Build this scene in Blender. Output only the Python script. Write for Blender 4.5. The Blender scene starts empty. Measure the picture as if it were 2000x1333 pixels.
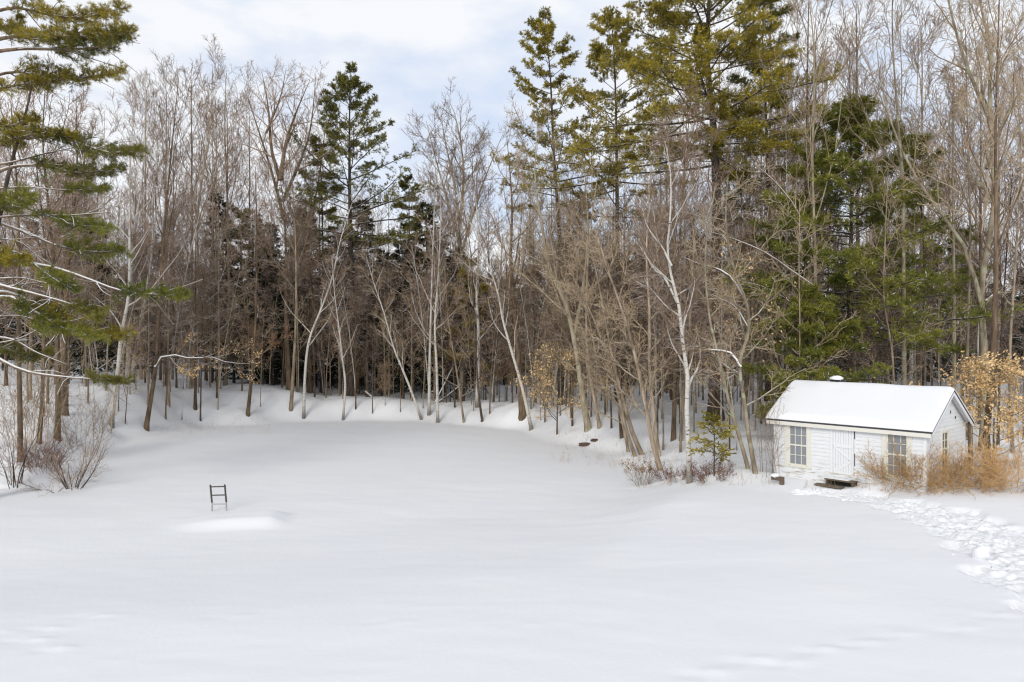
import bpy, math, random
import numpy as np
from mathutils import Vector

# ------------------------------------------------------------------ camera, sky, sun, exposure
SC = bpy.context.scene
F, CX, HOR, CZ = 1444.4, 1000.0, 666.5, 5.6          # focal length and centre in photo pixels, eye height in metres
cam_data = bpy.data.cameras.new("camera")
cam_data.lens, cam_data.sensor_width = 26.0, 36.0
cam_data.clip_end = 3000
cam = bpy.data.objects.new("camera", cam_data)
cam.location = (0, 0, CZ)
cam.rotation_euler = (math.radians(90), 0, 0)
SC.collection.objects.link(cam)
SC.camera = cam

SUN_DIR = Vector((-0.26, -0.84, 0.48)).normalized()   # towards the sun: behind the camera, to the left
SUN_EL = math.asin(SUN_DIR.z)
SUN_AZ = math.atan2(SUN_DIR.x, SUN_DIR.y)
world = bpy.data.worlds.new("World")
SC.world = world
world.use_nodes = True
wn = world.node_tree
wn.nodes.clear()
w_out = wn.nodes.new("ShaderNodeOutputWorld")
w_bg = wn.nodes.new("ShaderNodeBackground")
w_bg.inputs["Strength"].default_value = 0.1
w_sky = wn.nodes.new("ShaderNodeTexSky")
w_sky.sky_type = 'NISHITA'
w_sky.sun_disc = False
w_sky.sun_elevation = SUN_EL
w_sky.sun_rotation = SUN_AZ
w_tc = wn.nodes.new("ShaderNodeTexCoord")
w_map = wn.nodes.new("ShaderNodeMapping")
w_map.inputs["Scale"].default_value = (1.0, 1.0, 2.2)
w_map.inputs["Location"].default_value = (0.35, 0.1, 0.55)
w_n1 = wn.nodes.new("ShaderNodeTexNoise")
w_n1.inputs["Scale"].default_value = 4.2
w_n1.inputs["Detail"].default_value = 5
w_n1.inputs["Roughness"].default_value = 0.52
w_ramp = wn.nodes.new("ShaderNodeValToRGB")
w_ramp.color_ramp.elements[0].position = 0.40
w_ramp.color_ramp.elements[0].color = (0.84, 0.84, 0.84, 1)
w_ramp.color_ramp.elements[1].position = 0.57
w_ramp.color_ramp.elements[1].color = (0.98, 0.98, 0.98, 1)
w_mix = wn.nodes.new("ShaderNodeMixRGB")
w_sep = wn.nodes.new("ShaderNodeSeparateXYZ")
w_el = wn.nodes.new("ShaderNodeValToRGB")              # the cloud sheet is brightest low down, thinner and darker overhead
w_el.color_ramp.elements[0].position = 0.50
w_el.color_ramp.elements[0].color = (7.45, 7.6, 7.9, 1)
w_el.color_ramp.elements[1].position = 0.85
w_el.color_ramp.elements[1].color = (5.6, 5.66, 5.78, 1)
wn.links.new(w_tc.outputs["Generated"], w_sep.inputs[0])
wn.links.new(w_sep.outputs["Z"], w_el.inputs["Fac"])
w_tint = wn.nodes.new("ShaderNodeValToRGB")            # thin cloud lets some blue through
w_tint.color_ramp.elements[0].position, w_tint.color_ramp.elements[0].color = 0.38, (0.78, 0.86, 1.0, 1)
w_tint.color_ramp.elements[1].position, w_tint.color_ramp.elements[1].color = 0.56, (1, 1, 1, 1)
w_mul = wn.nodes.new("ShaderNodeMixRGB")
w_mul.blend_type = 'MULTIPLY'
w_mul.inputs["Fac"].default_value = 1.0
wn.links.new(w_n1.outputs["Fac"], w_tint.inputs["Fac"])
wn.links.new(w_el.outputs["Color"], w_mul.inputs["Color1"])
wn.links.new(w_tint.outputs["Color"], w_mul.inputs["Color2"])
wn.links.new(w_mul.outputs["Color"], w_mix.inputs["Color2"])
wn.links.new(w_tc.outputs["Generated"], w_map.inputs["Vector"])
wn.links.new(w_map.outputs["Vector"], w_n1.inputs["Vector"])
wn.links.new(w_n1.outputs["Fac"], w_ramp.inputs["Fac"])
wn.links.new(w_ramp.outputs["Color"], w_mix.inputs["Fac"])
wn.links.new(w_sky.outputs["Color"], w_mix.inputs["Color1"])
wn.links.new(w_mix.outputs["Color"], w_bg.inputs["Color"])
wn.links.new(w_bg.outputs["Background"], w_out.inputs["Surface"])

sun_data = bpy.data.lights.new("sun", 'SUN')
sun_data.energy = 1.4
sun_data.angle = math.radians(22)
sun_data.color = (1.0, 0.95, 0.86)
sun = bpy.data.objects.new("sun", sun_data)
sun.rotation_euler = (-SUN_DIR).to_track_quat('-Z', 'Y').to_euler()
sun.location = (-20, -20, 30)
SC.collection.objects.link(sun)

SC.view_settings.view_transform = 'Standard'
SC.view_settings.look = 'None'
SC.view_settings.exposure = 0.34
SC.view_settings.gamma = 1.0
SC.cycles.use_denoising = True
SC.cycles.filter_width = 1.2
SC.cycles.max_bounces = 6
SC.cycles.diffuse_bounces = 3

COL = SC.collection
rng = np.random.default_rng(7)


# ------------------------------------------------------------------ small helpers
def unit(v):
    return v / np.maximum(np.linalg.norm(v, axis=-1, keepdims=True), 1e-9)


def smooth(t):
    t = np.clip(t, 0, 1)
    return t * t * (3 - 2 * t)


def hash3(ix, iy, iz):
    h = (ix.astype(np.int64) * 374761393 + iy.astype(np.int64) * 668265263 + iz.astype(np.int64) * 2147483647) & 0xffffffff
    h = ((h ^ (h >> 13)) * 1274126177) & 0xffffffff
    h = (h ^ (h >> 16)) & 0xffffffff
    return h / 4294967295.0


def vnoise(x, y, seed=0):
    """Value noise in [-1, 1] over the plane."""
    x, y = np.asarray(x, float), np.asarray(y, float)
    ix, iy = np.floor(x), np.floor(y)
    fx, fy = smooth(x - ix), smooth(y - iy)
    s = np.full_like(ix, seed)
    a, b = hash3(ix, iy, s), hash3(ix + 1, iy, s)
    c, d = hash3(ix, iy + 1, s), hash3(ix + 1, iy + 1, s)
    return ((a * (1 - fx) + b * fx) * (1 - fy) + (c * (1 - fx) + d * fx) * fy) * 2 - 1


def fbm(x, y, seed=0, octaves=3):
    r, amp = 0, 1.0
    for k in range(octaves):
        r = r + amp * vnoise(x * 2 ** k + 17.3 * k, y * 2 ** k - 9.1 * k, seed + k)
        amp *= 0.5
    return r


def catmull(pts, n):
    """A smooth curve of n points through the given ones."""
    P = np.asarray(pts, float)
    if len(P) == 2:
        return P[0] + (P[1] - P[0]) * np.linspace(0, 1, n)[:, None]
    E = np.vstack([2 * P[0] - P[1], P, 2 * P[-1] - P[-2]])
    seg = np.linalg.norm(np.diff(P, axis=0), axis=1)
    cum = np.concatenate([[0], np.cumsum(seg)])
    u = np.linspace(0, cum[-1], n)
    i = np.clip(np.searchsorted(cum, u, side='right') - 1, 0, len(P) - 2)
    t = ((u - cum[i]) / np.maximum(seg[i], 1e-9))[:, None]
    p0, p1, p2, p3 = E[i], E[i + 1], E[i + 2], E[i + 3]
    return 0.5 * (2 * p1 + (p2 - p0) * t + (2 * p0 - 5 * p1 + 4 * p2 - p3) * t ** 2 + (3 * p1 - p0 - 3 * p2 + p3) * t ** 3)


def at(px, py, d):
    """The world point seen at a pixel of the photograph, d metres ahead."""
    return np.array([(px - CX) * d / F, d, CZ - (py - HOR) * d / F])


# ------------------------------------------------------------------ terrain
POND = np.array([(-24, 26.5), (-19.5, 27.3), (-16.8, 29.0), (-18.2, 34), (-21.3, 41), (-20, 47.5), (-14.5, 51), (-7.4, 51.6),
                 (-2, 48.5), (1.5, 43), (4.2, 37), (5.2, 32.5), (4.6, 29.0), (3.2, 26.6), (0, 25.0), (-6, 22.6), (-13, 19.6),
                 (-20, 17.4), (-29, 16.5), (-33, 20)])
POND_C = catmull(np.vstack([POND, POND[:1]]), 110)[:-1]
ANCH = np.array([(0, 9, 1.0), (-12, 11, .85), (12, 11, .95), (-16, 16, .55), (-6, 19, .6), (2, 22, .6), (7, 24, .62), (12, 19, .85),
                 (18, 22, 1.15), (13.2, 21.2, 1.15), (14.6, 22.6, 1.3), (10.3, 25.6, .68), (11.2, 24.3, .72), (14, 28, .85), (16, 25, 1.2), (-32, 28, 1.0), (-22, 29.5, .7), (-26, 36, 1.7), (-28, 46, 3.0),
                 (-36, 50, 3.5), (-20, 56, 2.3), (-12, 57, 1.2), (-5, 58, .9), (2, 55, 1.1), (8, 48, 1.9), (9, 40, 1.3), (9, 33, .75),
                 (20, 40, 1.7), (25, 32, 1.2), (0, 75, 1.4), (-30, 75, 4), (30, 75, 3.2), (0, 110, 4), (60, 60, 4), (-60, 60, 5),
                 (-60, 20, 2), (60, 20, 1.5), (0, -10, 1.2), (40, -10, 1.5), (-40, -10, 1.5), (0, 200, 5), (120, 120, 7), (-120, 120, 7)], float)


def shore(x, y):
    """Signed distance to the frozen pond's edge, negative on the ice."""
    A, B = POND_C, np.roll(POND_C, -1, axis=0)
    best = np.full(x.shape, 1e9)
    inside = np.zeros(x.shape, bool)
    for (ax, ay), (bx, by) in zip(A, B):
        dx, dy = bx - ax, by - ay
        t = np.clip(((x - ax) * dx + (y - ay) * dy) / (dx * dx + dy * dy), 0, 1)
        best = np.minimum(best, (x - ax - t * dx) ** 2 + (y - ay - t * dy) ** 2)
        c = ((ay > y) != (by > y)) & (x < dx * (y - ay) / (by - ay + 1e-12) + ax)
        inside ^= c
    r = np.sqrt(best)
    return np.where(inside, -r, r)


def ground(x, y):
    x, y = np.atleast_1d(np.asarray(x, float)), np.atleast_1d(np.asarray(y, float))
    s = shore(x, y)
    s = s + smooth((y - 29) / 5) * (0.9 * vnoise(x * .22, y * .22, 91) + 0.5 * vnoise(x * .6, y * .6, 92))
    num = np.zeros_like(x)
    den = np.zeros_like(x)
    for ax, ay, az in ANCH:
        w = 1.0 / ((x - ax) ** 2 + (y - ay) ** 2 + 6.0) ** 1.5
        num += w * az
        den += w
    z = num / den * smooth((s + 0.3) / np.where(y < 28, 10.0 - 5.5 * smooth((x - 1) / 5), 4.0))
    wood = smooth(s / 2) * smooth((y - 27) / 6)
    z = z + wood * (0.24 * fbm(x * 0.35, y * 0.35, 3) + 0.05 * fbm(x * 1.3, y * 1.3, 5))
    lawn = smooth((30 - y) / 4)
    z = z + lawn * 0.045 * fbm(x * 0.16, y * 0.22, 9, 2) + 0.012 * fbm(x * 0.5 + y * .2, y * 0.9, 12, 2) + 0.004 * vnoise(x * 2.1 + y * .6, y * 4.6, 15)
    # snow drifted over the little dock that the ladder stands on
    c, sn = math.cos(0.16), math.sin(0.16)
    u = (x + 8.55) * c + (y - 22.75) * sn
    v = -(x + 8.55) * sn + (y - 22.75) * c
    z = z + 0.18 * smooth((u + 2.2) / 1.9) * smooth((1.8 - u) / 0.8) * smooth((v + 1.1) / 0.9) * smooth((1.0 - v) / 0.45) * (1 + .2 * vnoise(x * 1.1, y * 1.3, 77))
    # snow heaped beside the shed's steps and at the birch
    for hx, hy, hh, hr in ((8.3, 26.3, .28, 1.0), (11.45, 23.3, .25, .6), (9.6, 25.2, .12, 1.1), (7.0, 26.6, .14, .8)):
        z = z + hh * np.exp(-((x - hx) ** 2 + (y - hy) ** 2) / hr ** 2)
    if PATH_LINE is not None:
        m_ = (x > 6) & (x < 22) & (y > 8) & (y < 27)
        if m_.any():
            d2 = (x[m_][:, None] - PATH_LINE[None, :, 0]) ** 2 + (y[m_][:, None] - PATH_LINE[None, :, 1]) ** 2
            k = d2.argmin(1)
            z[m_] -= .17 * smooth((PATH_HALF[k] * 1.02 - np.sqrt(d2[np.arange(len(k)), k])) / .30)
    for fx, fy, fa, fb, fr, fh in PRINTS:
        near = (np.abs(x - fx) < 1.2) & (np.abs(y - fy) < 1.2)
        if near.any():
            cx, sx = math.cos(fr), math.sin(fr)
            uu, vv = (x[near] - fx) * cx + (y[near] - fy) * sx, -(x[near] - fx) * sx + (y[near] - fy) * cx
            e = np.exp(-(uu / fa) ** 2 - (vv / fb) ** 2)
            e2 = np.exp(-((uu + fa * 1.4) / fa) ** 2 - (vv / fb) ** 2)
            z[near] += fh * (e - 0.8 * e2)
    return z


PRINTS = []
PATH_LINE, PATH_HALF = None, None                        # set once the trodden path is laid out


def ground_at(px, py):
    """Where the ray of a photo pixel meets the ground."""
    d = np.concatenate([np.arange(7, 30, 0.05), np.arange(30, 120, 0.2)])
    x, z = (px - CX) * d / F, CZ - (py - HOR) * d / F
    g = ground(x, d)
    hit = np.nonzero(z <= g)[0]
    i = hit[0] if len(hit) else len(d) - 1
    return np.array([x[i], d[i], g[i]])


for px, py, a, b, r, h in ((100, 1229, .16, .09, .2, .05), (72, 1252, .22, .09, .2, .06), (118, 1267, .17, .10, .3, .07), (10, 1235, .12, .08, .2, .04),
                           (195, 1203, .25, .1, .1, .03), (470, 1205, .3, .12, 0, .025), (780, 1215, .3, .12, 0, .02), (1030, 1220, .25, .12, 0, .02),
                           (1395, 1315, .22, .12, .3, .05), (1480, 1290, .22, .12, .3, .05), (1550, 1296, .22, .12, .3, .05), (1610, 1268, .22, .12, .3, .05),
                           (1690, 1256, .22, .12, .3, .05), (1765, 1240, .22, .12, .3, .04), (1890, 1228, .24, .12, .3, .04), (1960, 1203, .22, .12, .3, .045),
                           (560, 1010, .3, .15, .4, .0)):
    p = ground_at(px, py)
    PRINTS.append((p[0], p[1], a, b, r, h * .65))


# the trodden path: a trough shovelled and walked through the snow
pc = catmull([ground_at(*q)[:2] for q in ((1530, 962), (1640, 966), (1740, 982), (1850, 1010), (1940, 1050), (2040, 1110), (2190, 1220))], 260)
pt = unit(np.gradient(pc, axis=0))
pn = np.stack([-pt[:, 1], pt[:, 0]], 1)
vv = np.linspace(-1, 1, 70)
u = np.linspace(0, 1, 260)
half = np.interp(u, [0, .12, .3, .5, .75, 1], [.45, .75, .85, 1.15, 1.3, 1.4])
edge = 1 + .28 * vnoise(u * 30, u * 0, 41) + .12 * vnoise(u * 90, u * 0, 42)
PATH_LINE, PATH_HALF = pc[::3], (half * edge * smooth(u / .06))[::3]


# ------------------------------------------------------------------ materials
def new_mat(name):
    m = bpy.data.materials.new(name)
    m.use_nodes = True
    nt = m.node_tree
    b = nt.nodes["Principled BSDF"]
    return m, nt, b


def node(nt, kind, **kw):
    n = nt.nodes.new(kind)
    for k, v in kw.items():
        n.inputs[k].default_value = v
    return n


def mixc(nt, fac, a, b):
    n = nt.nodes.new("ShaderNodeMixRGB")
    for sock, v in (("Fac", fac), ("Color1", a), ("Color2", b)):
        if isinstance(v, (tuple, list)):
            n.inputs[sock].default_value = (*v, 1) if len(v) == 3 else v
        elif isinstance(v, (int, float)):
            n.inputs[sock].default_value = v
        else:
            nt.links.new(v, n.inputs[sock])
    return n.outputs["Color"]


def ramp(nt, src, p0, p1, c0=(0, 0, 0), c1=(1, 1, 1)):
    n = nt.nodes.new("ShaderNodeValToRGB")
    e = n.color_ramp.elements
    e[0].position, e[1].position = p0, p1
    e[0].color, e[1].color = (*c0, 1), (*c1, 1)
    nt.links.new(src, n.inputs["Fac"])
    return n.outputs["Color"]


def noise(nt, scale, detail=3, vec=None, coord="Object", stretch=None):
    tc = nt.nodes.new("ShaderNodeTexCoord")
    src = tc.outputs[coord]
    if stretch:
        mp = nt.nodes.new("ShaderNodeMapping")
        mp.inputs["Scale"].default_value = stretch
        nt.links.new(src, mp.inputs["Vector"])
        src = mp.outputs["Vector"]
    n = nt.nodes.new("ShaderNodeTexNoise")
    n.inputs["Scale"].default_value = scale
    n.inputs["Detail"].default_value = detail
    nt.links.new(src, n.inputs["Vector"])
    return n.outputs["Fac"]


def snow_fac(nt, lo, hi, patch=4.0, plo=0.40, phi=0.55):
    """Where snow lies: faces that look up, broken into patches."""
    g = nt.nodes.new("ShaderNodeNewGeometry")
    s = nt.nodes.new("ShaderNodeSeparateXYZ")
    nt.links.new(g.outputs["Normal"], s.inputs[0])
    up = ramp(nt, s.outputs["Z"], lo, hi)
    pt = ramp(nt, noise(nt, patch, 2), plo, phi)
    m = nt.nodes.new("ShaderNodeMath")
    m.operation = 'MULTIPLY'
    nt.links.new(up, m.inputs[0])
    nt.links.new(pt, m.inputs[1])
    return m.outputs[0]


SNOW = (0.86, 0.87, 0.89)


def snow_mat(name, bump=0.25, scale=9):
    m, nt, b = new_mat(name)
    f = noise(nt, 0.35, 3)
    nt.links.new(mixc(nt, f, (0.83, 0.845, 0.875), (0.88, 0.885, 0.895)), b.inputs["Base Color"])
    b.inputs["Roughness"].default_value = 0.75
    b.inputs["Specular IOR Level"].default_value = 0.25
    bp = node(nt, "ShaderNodeBump", Strength=bump, Distance=0.02)
    nt.links.new(noise(nt, scale, 8), bp.inputs["Height"])
    nt.links.new(bp.outputs["Normal"], b.inputs["Normal"])
    return m


def bark_mat(name, dark, light, snow=None, lichen=None, scale=6):
    m, nt, b = new_mat(name)
    f = ramp(nt, noise(nt, scale, 5, stretch=(1, 1, 0.25)), 0.32, 0.68)
    c = mixc(nt, f, dark, light)
    oi = nt.nodes.new("ShaderNodeObjectInfo")
    mlt = nt.nodes.new("ShaderNodeMapRange")
    mlt.inputs["To Min"].default_value, mlt.inputs["To Max"].default_value = 0.72, 1.25
    nt.links.new(oi.outputs["Random"], mlt.inputs["Value"])
    sc = nt.nodes.new("ShaderNodeVectorMath")
    sc.operation = 'SCALE'
    nt.links.new(c, sc.inputs[0])
    nt.links.new(mlt.outputs[0], sc.inputs["Scale"])
    c = sc.outputs[0]
    if lichen:
        c = mixc(nt, ramp(nt, noise(nt, 2.2, 4), 0.52, 0.62), c, lichen)
    if snow:
        c = mixc(nt, snow_fac(nt, snow[0], snow[1], *snow[2:]), c, SNOW)
    nt.links.new(c, b.inputs["Base Color"])
    b.inputs["Roughness"].default_value = 0.9
    b.inputs["Specular IOR Level"].default_value = 0.15
    return m


def birch_mat():
    m, nt, b = new_mat("birch_bark")
    tc = nt.nodes.new("ShaderNodeTexCoord")
    f1 = ramp(nt, noise(nt, 3.0, 4, stretch=(2.0, 2.0, 7)), 0.60, 0.66)
    f2 = ramp(nt, noise(nt, 1.1, 3), 0.58, 0.70)
    c = mixc(nt, f2, (0.57, 0.54, 0.49), (0.40, 0.35, 0.29))
    c = mixc(nt, f1, c, (0.07, 0.06, 0.05))
    s = nt.nodes.new("ShaderNodeSeparateXYZ")
    nt.links.new(tc.outputs["Object"], s.inputs[0])
    c = mixc(nt, ramp(nt, s.outputs["Z"], 0.15, 0.9, (.75, .75, .75), (0, 0, 0)), c, (0.09, 0.07, 0.055))
    c = mixc(nt, snow_fac(nt, 0.55, 0.75), c, SNOW)
    nt.links.new(c, b.inputs["Base Color"])
    b.inputs["Roughness"].default_value = 0.8
    return m


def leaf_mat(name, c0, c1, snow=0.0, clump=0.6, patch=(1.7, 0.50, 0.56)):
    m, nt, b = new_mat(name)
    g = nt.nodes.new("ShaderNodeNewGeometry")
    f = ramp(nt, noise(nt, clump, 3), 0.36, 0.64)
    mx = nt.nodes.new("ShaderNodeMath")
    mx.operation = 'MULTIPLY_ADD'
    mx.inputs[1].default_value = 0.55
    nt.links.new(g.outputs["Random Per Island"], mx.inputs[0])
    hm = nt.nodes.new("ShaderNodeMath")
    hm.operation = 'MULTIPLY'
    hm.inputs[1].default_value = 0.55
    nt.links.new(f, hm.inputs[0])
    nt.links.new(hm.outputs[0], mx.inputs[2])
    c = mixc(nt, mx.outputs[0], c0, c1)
    if snow > 0:
        r = ramp(nt, g.outputs["Random Per Island"], 1 - snow, 1 - snow + 0.01)
        pt = ramp(nt, noise(nt, patch[0], 2), patch[1], patch[2])
        ml = nt.nodes.new("ShaderNodeMath")
        ml.operation = 'MULTIPLY'
        nt.links.new(r, ml.inputs[0])
        nt.links.new(pt, ml.inputs[1])
        c = mixc(nt, ml.outputs[0], c, SNOW)
    nt.links.new(c, b.inputs["Base Color"])
    b.inputs["Roughness"].default_value = 0.7
    b.inputs["Specular IOR Level"].default_value = 0.2
    return m


def paint_mat(name, col, dirt=(0.35, 0.30, 0.22), amount=0.35, rough=0.65):
    m, nt, b = new_mat(name)
    f = ramp(nt, noise(nt, 2.6, 6, stretch=(1, 1, 4)), 0.60, 0.82)
    ml = nt.nodes.new("ShaderNodeMath")
    ml.operation = 'MULTIPLY'
    ml.inputs[1].default_value = amount
    nt.links.new(f, ml.inputs[0])
    nt.links.new(mixc(nt, ml.outputs[0], col, dirt), b.inputs["Base Color"])
    b.inputs["Roughness"].default_value = rough
    return m


def clap_mat():
    """White clapboard paint, peeled and dirty along the lowest boards."""
    m, nt, b = new_mat("white_clapboard_paint")
    tc = nt.nodes.new("ShaderNodeTexCoord")
    s = nt.nodes.new("ShaderNodeSeparateXYZ")
    nt.links.new(tc.outputs["Object"], s.inputs[0])
    low = ramp(nt, s.outputs["Z"], 0.50, 0.90, (1, 1, 1), (0.08, 0.08, 0.08))
    f = ramp(nt, noise(nt, 3.2, 6, stretch=(0.8, 0.8, 5)), 0.50, 0.66)
    ml = nt.nodes.new("ShaderNodeMath")
    ml.operation = 'MULTIPLY'
    nt.links.new(low, ml.inputs[0])
    nt.links.new(f, ml.inputs[1])
    c = mixc(nt, ml.outputs[0], (0.76, 0.775, 0.79), (0.42, 0.36, 0.28))
    c = mixc(nt, ramp(nt, noise(nt, 9, 4, stretch=(.35, .35, 4)), 0.60, 0.75), c, (0.58, 0.56, 0.52))
    nt.links.new(c, b.inputs["Base Color"])
    b.inputs["Roughness"].default_value = 0.6
    return m


def plain_mat(name, col, rough=0.8, metal=0.0, var=0.3, scale=8):
    m, nt, b = new_mat(name)
    f = noise(nt, scale, 4)
    nt.links.new(mixc(nt, f, tuple(v * (1 - var) for v in col), tuple(min(1, v * (1 + var)) for v in col)), b.inputs["Base Color"])
    b.inputs["Roughness"].default_value = rough
    b.inputs["Metallic"].default_value = metal
    return m


M = dict(
    ground=snow_mat("fresh_snow"), heap=snow_mat("broken_snow", 0.5, 14), roof_snow=snow_mat("roof_snow", 0.08, 6),
    grey=bark_mat("grey_bark", (0.17, 0.13, 0.09), (0.45, 0.365, 0.27), (0.62, 0.80, 3.0, 0.40, 0.52)),
    lichen=bark_mat("lichen_bark", (0.18, 0.145, 0.10), (0.43, 0.36, 0.265), (0.62, 0.80, 3.0, 0.38, 0.5), (0.36, 0.35, 0.24)),
    brown=bark_mat("brown_bark", (0.075, 0.053, 0.036), (0.21, 0.15, 0.10), (0.60, 0.78, 3.0, 0.42, 0.54)),
    dark=bark_mat("dark_bark", (0.035, 0.028, 0.022), (0.11, 0.085, 0.068), (0.60, 0.78, 3.0, 0.40, 0.52)),
    snowy=bark_mat("snow_laden_bark", (0.075, 0.053, 0.036), (0.21, 0.15, 0.10), (0.15, 0.45, 2.0, 0.22, 0.36)),
    twig=bark_mat("twig_bark", (0.20, 0.135, 0.092), (0.37, 0.265, 0.19), (0.60, 0.85, 2.0, 0.46, 0.56)),
    twig_rust=bark_mat("rusty_twig_bark", (0.10, 0.06, 0.043), (0.21, 0.135, 0.095), (0.60, 0.85, 2.0, 0.46, 0.56)),
    twig_brown=bark_mat("brown_twig_bark", (0.12, 0.078, 0.055), (0.25, 0.175, 0.125), (0.60, 0.85, 2.0, 0.44, 0.54)),
    twig_tan=bark_mat("tan_twig_bark", (0.29, 0.21, 0.13), (0.50, 0.39, 0.26), (0.70, 0.9, 2.0, 0.50, 0.6)),
    twig_red=bark_mat("red_twig_bark", (0.13, 0.06, 0.045), (0.22, 0.11, 0.08)),
    twig_orange=bark_mat("orange_twig_bark", (0.42, 0.25, 0.11), (0.66, 0.44, 0.22)),
    birch=birch_mat(),
    pine=leaf_mat("pine_needles", (0.07, 0.068, 0.010), (0.46, 0.36, 0.045), 0.05),
    pine_deep=leaf_mat("dark_pine_needles", (0.04, 0.05, 0.012), (0.25, 0.225, 0.045), 0.05),
    pine_green=leaf_mat("green_pine_needles", (0.05, 0.07, 0.012), (0.30, 0.29, 0.05), 0.05),
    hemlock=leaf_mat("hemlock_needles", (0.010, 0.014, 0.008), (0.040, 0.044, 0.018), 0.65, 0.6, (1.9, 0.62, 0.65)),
    beech=leaf_mat("beech_leaves", (0.66, 0.40, 0.15), (0.93, 0.70, 0.38), 0.0, 1.5),
    rust=leaf_mat("rusty_leaves", (0.22, 0.10, 0.045), (0.42, 0.23, 0.11), 0.0, 1.5),
    seed=leaf_mat("dry_flower_heads", (0.20, 0.12, 0.07), (0.42, 0.28, 0.17), 0.0, 1.5),
    straw=plain_mat("dry_straw", (0.42, 0.30, 0.17), 0.9),
    rock=plain_mat("wet_rock", (0.10, 0.06, 0.04), 0.8, 0, 0.5, 5),
)


# ------------------------------------------------------------------ mesh builders
def mesh_from(name, V, faces_list, smooth_shade=True):
    """faces_list: arrays of (n, k) vertex indices."""
    me = bpy.data.meshes.new(name)
    me.vertices.add(len(V))
    me.vertices.foreach_set("co", np.asarray(V, np.float32).ravel())
    loops = np.concatenate([f.ravel() for f in faces_list]).astype(np.int32)
    sizes = np.concatenate([np.full(len(f), f.shape[1], np.int32) for f in faces_list])
    me.loops.add(len(loops))
    me.loops.foreach_set("vertex_index", loops)
    me.polygons.add(len(sizes))
    starts = np.concatenate([[0], np.cumsum(sizes)[:-1]]).astype(np.int32)
    me.polygons.foreach_set("loop_start", starts)
    try:
        me.polygons.foreach_set("loop_total", sizes)
    except Exception:
        pass
    me.polygons.foreach_set("use_smooth", np.full(len(sizes), smooth_shade, bool))
    me.update(calc_edges=True)
    return me


class Geo:
    """Collects geometry for ONE mesh object; each piece keeps its own material slot."""
    def __init__(self):
        self.V, self.Fs, self.n, self.mats, self.mi = [], [], 0, [], []

    def slot(self, mat):
        if mat not in self.mats:
            self.mats.append(mat)
        return self.mats.index(mat)

    def add(self, V, faces, mat):
        V = np.asarray(V, float).reshape(-1, 3)
        k = self.slot(mat)
        if not isinstance(faces, list) or isinstance(faces[0], tuple):
            faces = [faces]
        for f in faces:
            f = np.asarray(f, np.int64)
            self.Fs.append(f + self.n)
            self.mi.append(np.full(len(f), k, np.int32))
        self.V.append(V)
        self.n += len(V)

    def tubes(self, P, R, sides, mat):
        """A batch of tubes: P (N, S, 3) centre lines, R (N, S) radii."""
        N, S, _ = P.shape
        if N == 0:
            return
        T = np.empty_like(P)
        T[:, 1:-1] = P[:, 2:] - P[:, :-2]
        T[:, 0] = P[:, 1] - P[:, 0]
        T[:, -1] = P[:, -1] - P[:, -2]
        T = unit(T)
        mean = unit(P[:, -1] - P[:, 0])
        ref = np.where(np.abs(mean[:, 2:3]) > 0.8, np.array([[1.0, 0, 0]]), np.array([[0, 0, 1.0]]))
        U = unit(np.cross(T, ref[:, None, :]))
        W = np.cross(T, U)
        a = np.arange(sides) * 2 * math.pi / sides + 0.3
        V = P[:, :, None, :] + R[:, :, None, None] * (np.cos(a)[None, None, :, None] * U[:, :, None, :] + np.sin(a)[None, None, :, None] * W[:, :, None, :])
        i = np.arange(N)[:, None, None] * S * sides
        s = np.arange(S - 1)[None, :, None] * sides
        m = np.arange(sides)[None, None, :]
        m2 = (m + 1) % sides
        q = np.stack([i + s + m, i + s + m2, i + s + sides + m2, i + s + sides + m], -1).reshape(-1, 4)
        self.add(V.reshape(-1, 3), q, mat)

    def blades(self, P, D, size, width, n, spread, mat):
        """Needle tufts or leaves: n slim four-cornered faces from each point."""
        N = len(P)
        if N == 0:
            return
        P = np.repeat(P, n, axis=0)
        D = np.repeat(D, n, axis=0)
        r = rng.normal(size=P.shape)
        d = unit(D + spread * unit(r))
        L = size * rng.uniform(0.6, 1.25, (len(P), 1))
        side = unit(np.cross(d, rng.normal(size=P.shape))) * width * 0.5 * rng.uniform(0.7, 1.3, (len(P), 1))
        V = np.stack([P, P + d * L * 0.45 + side, P + d * L, P + d * L * 0.45 - side], 1)
        q = np.arange(len(P) * 4).reshape(-1, 4)
        self.add(V.reshape(-1, 3), q, mat)

    def box(self, lo, hi, mat, taper=0.0):
        x0, y0, z0 = lo
        x1, y1, z1 = hi
        V = [(x0, y0, z0), (x1, y0, z0), (x1, y1, z0), (x0, y1, z0), (x0, y0, z1), (x1, y0, z1), (x1, y1, z1), (x0, y1, z1)]
        self.add(V, [(0, 3, 2, 1), (4, 5, 6, 7), (0, 1, 5, 4), (1, 2, 6, 5), (2, 3, 7, 6), (3, 0, 4, 7)], mat)

    def prism(self, poly, axis_vec, mat):
        """A flat polygon (list of 3-D points) pushed along a vector."""
        A = np.asarray(poly, float)
        B = A + np.asarray(axis_vec, float)
        n = len(A)
        V = np.vstack([A, B])
        f = [np.array([list(range(n))[::-1]]), np.array([list(range(n, 2 * n))]),
             np.array([(i, (i + 1) % n, n + (i + 1) % n, n + i) for i in range(n)])]
        self.add(V, f, mat)

    def mesh(self, name, smooth_shade=True):
        me = mesh_from(name, np.vstack(self.V), self.Fs, smooth_shade)
        for m in self.mats:
            me.materials.append(m)
        me.polygons.foreach_set("material_index", np.concatenate(self.mi))
        return me


def link(name, me, parent=None, loc=None):
    o = bpy.data.objects.new(name, me)
    COL.objects.link(o)
    if parent is not None:
        o.parent = parent
    if loc is not None:
        o.location = loc
    return o


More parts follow.
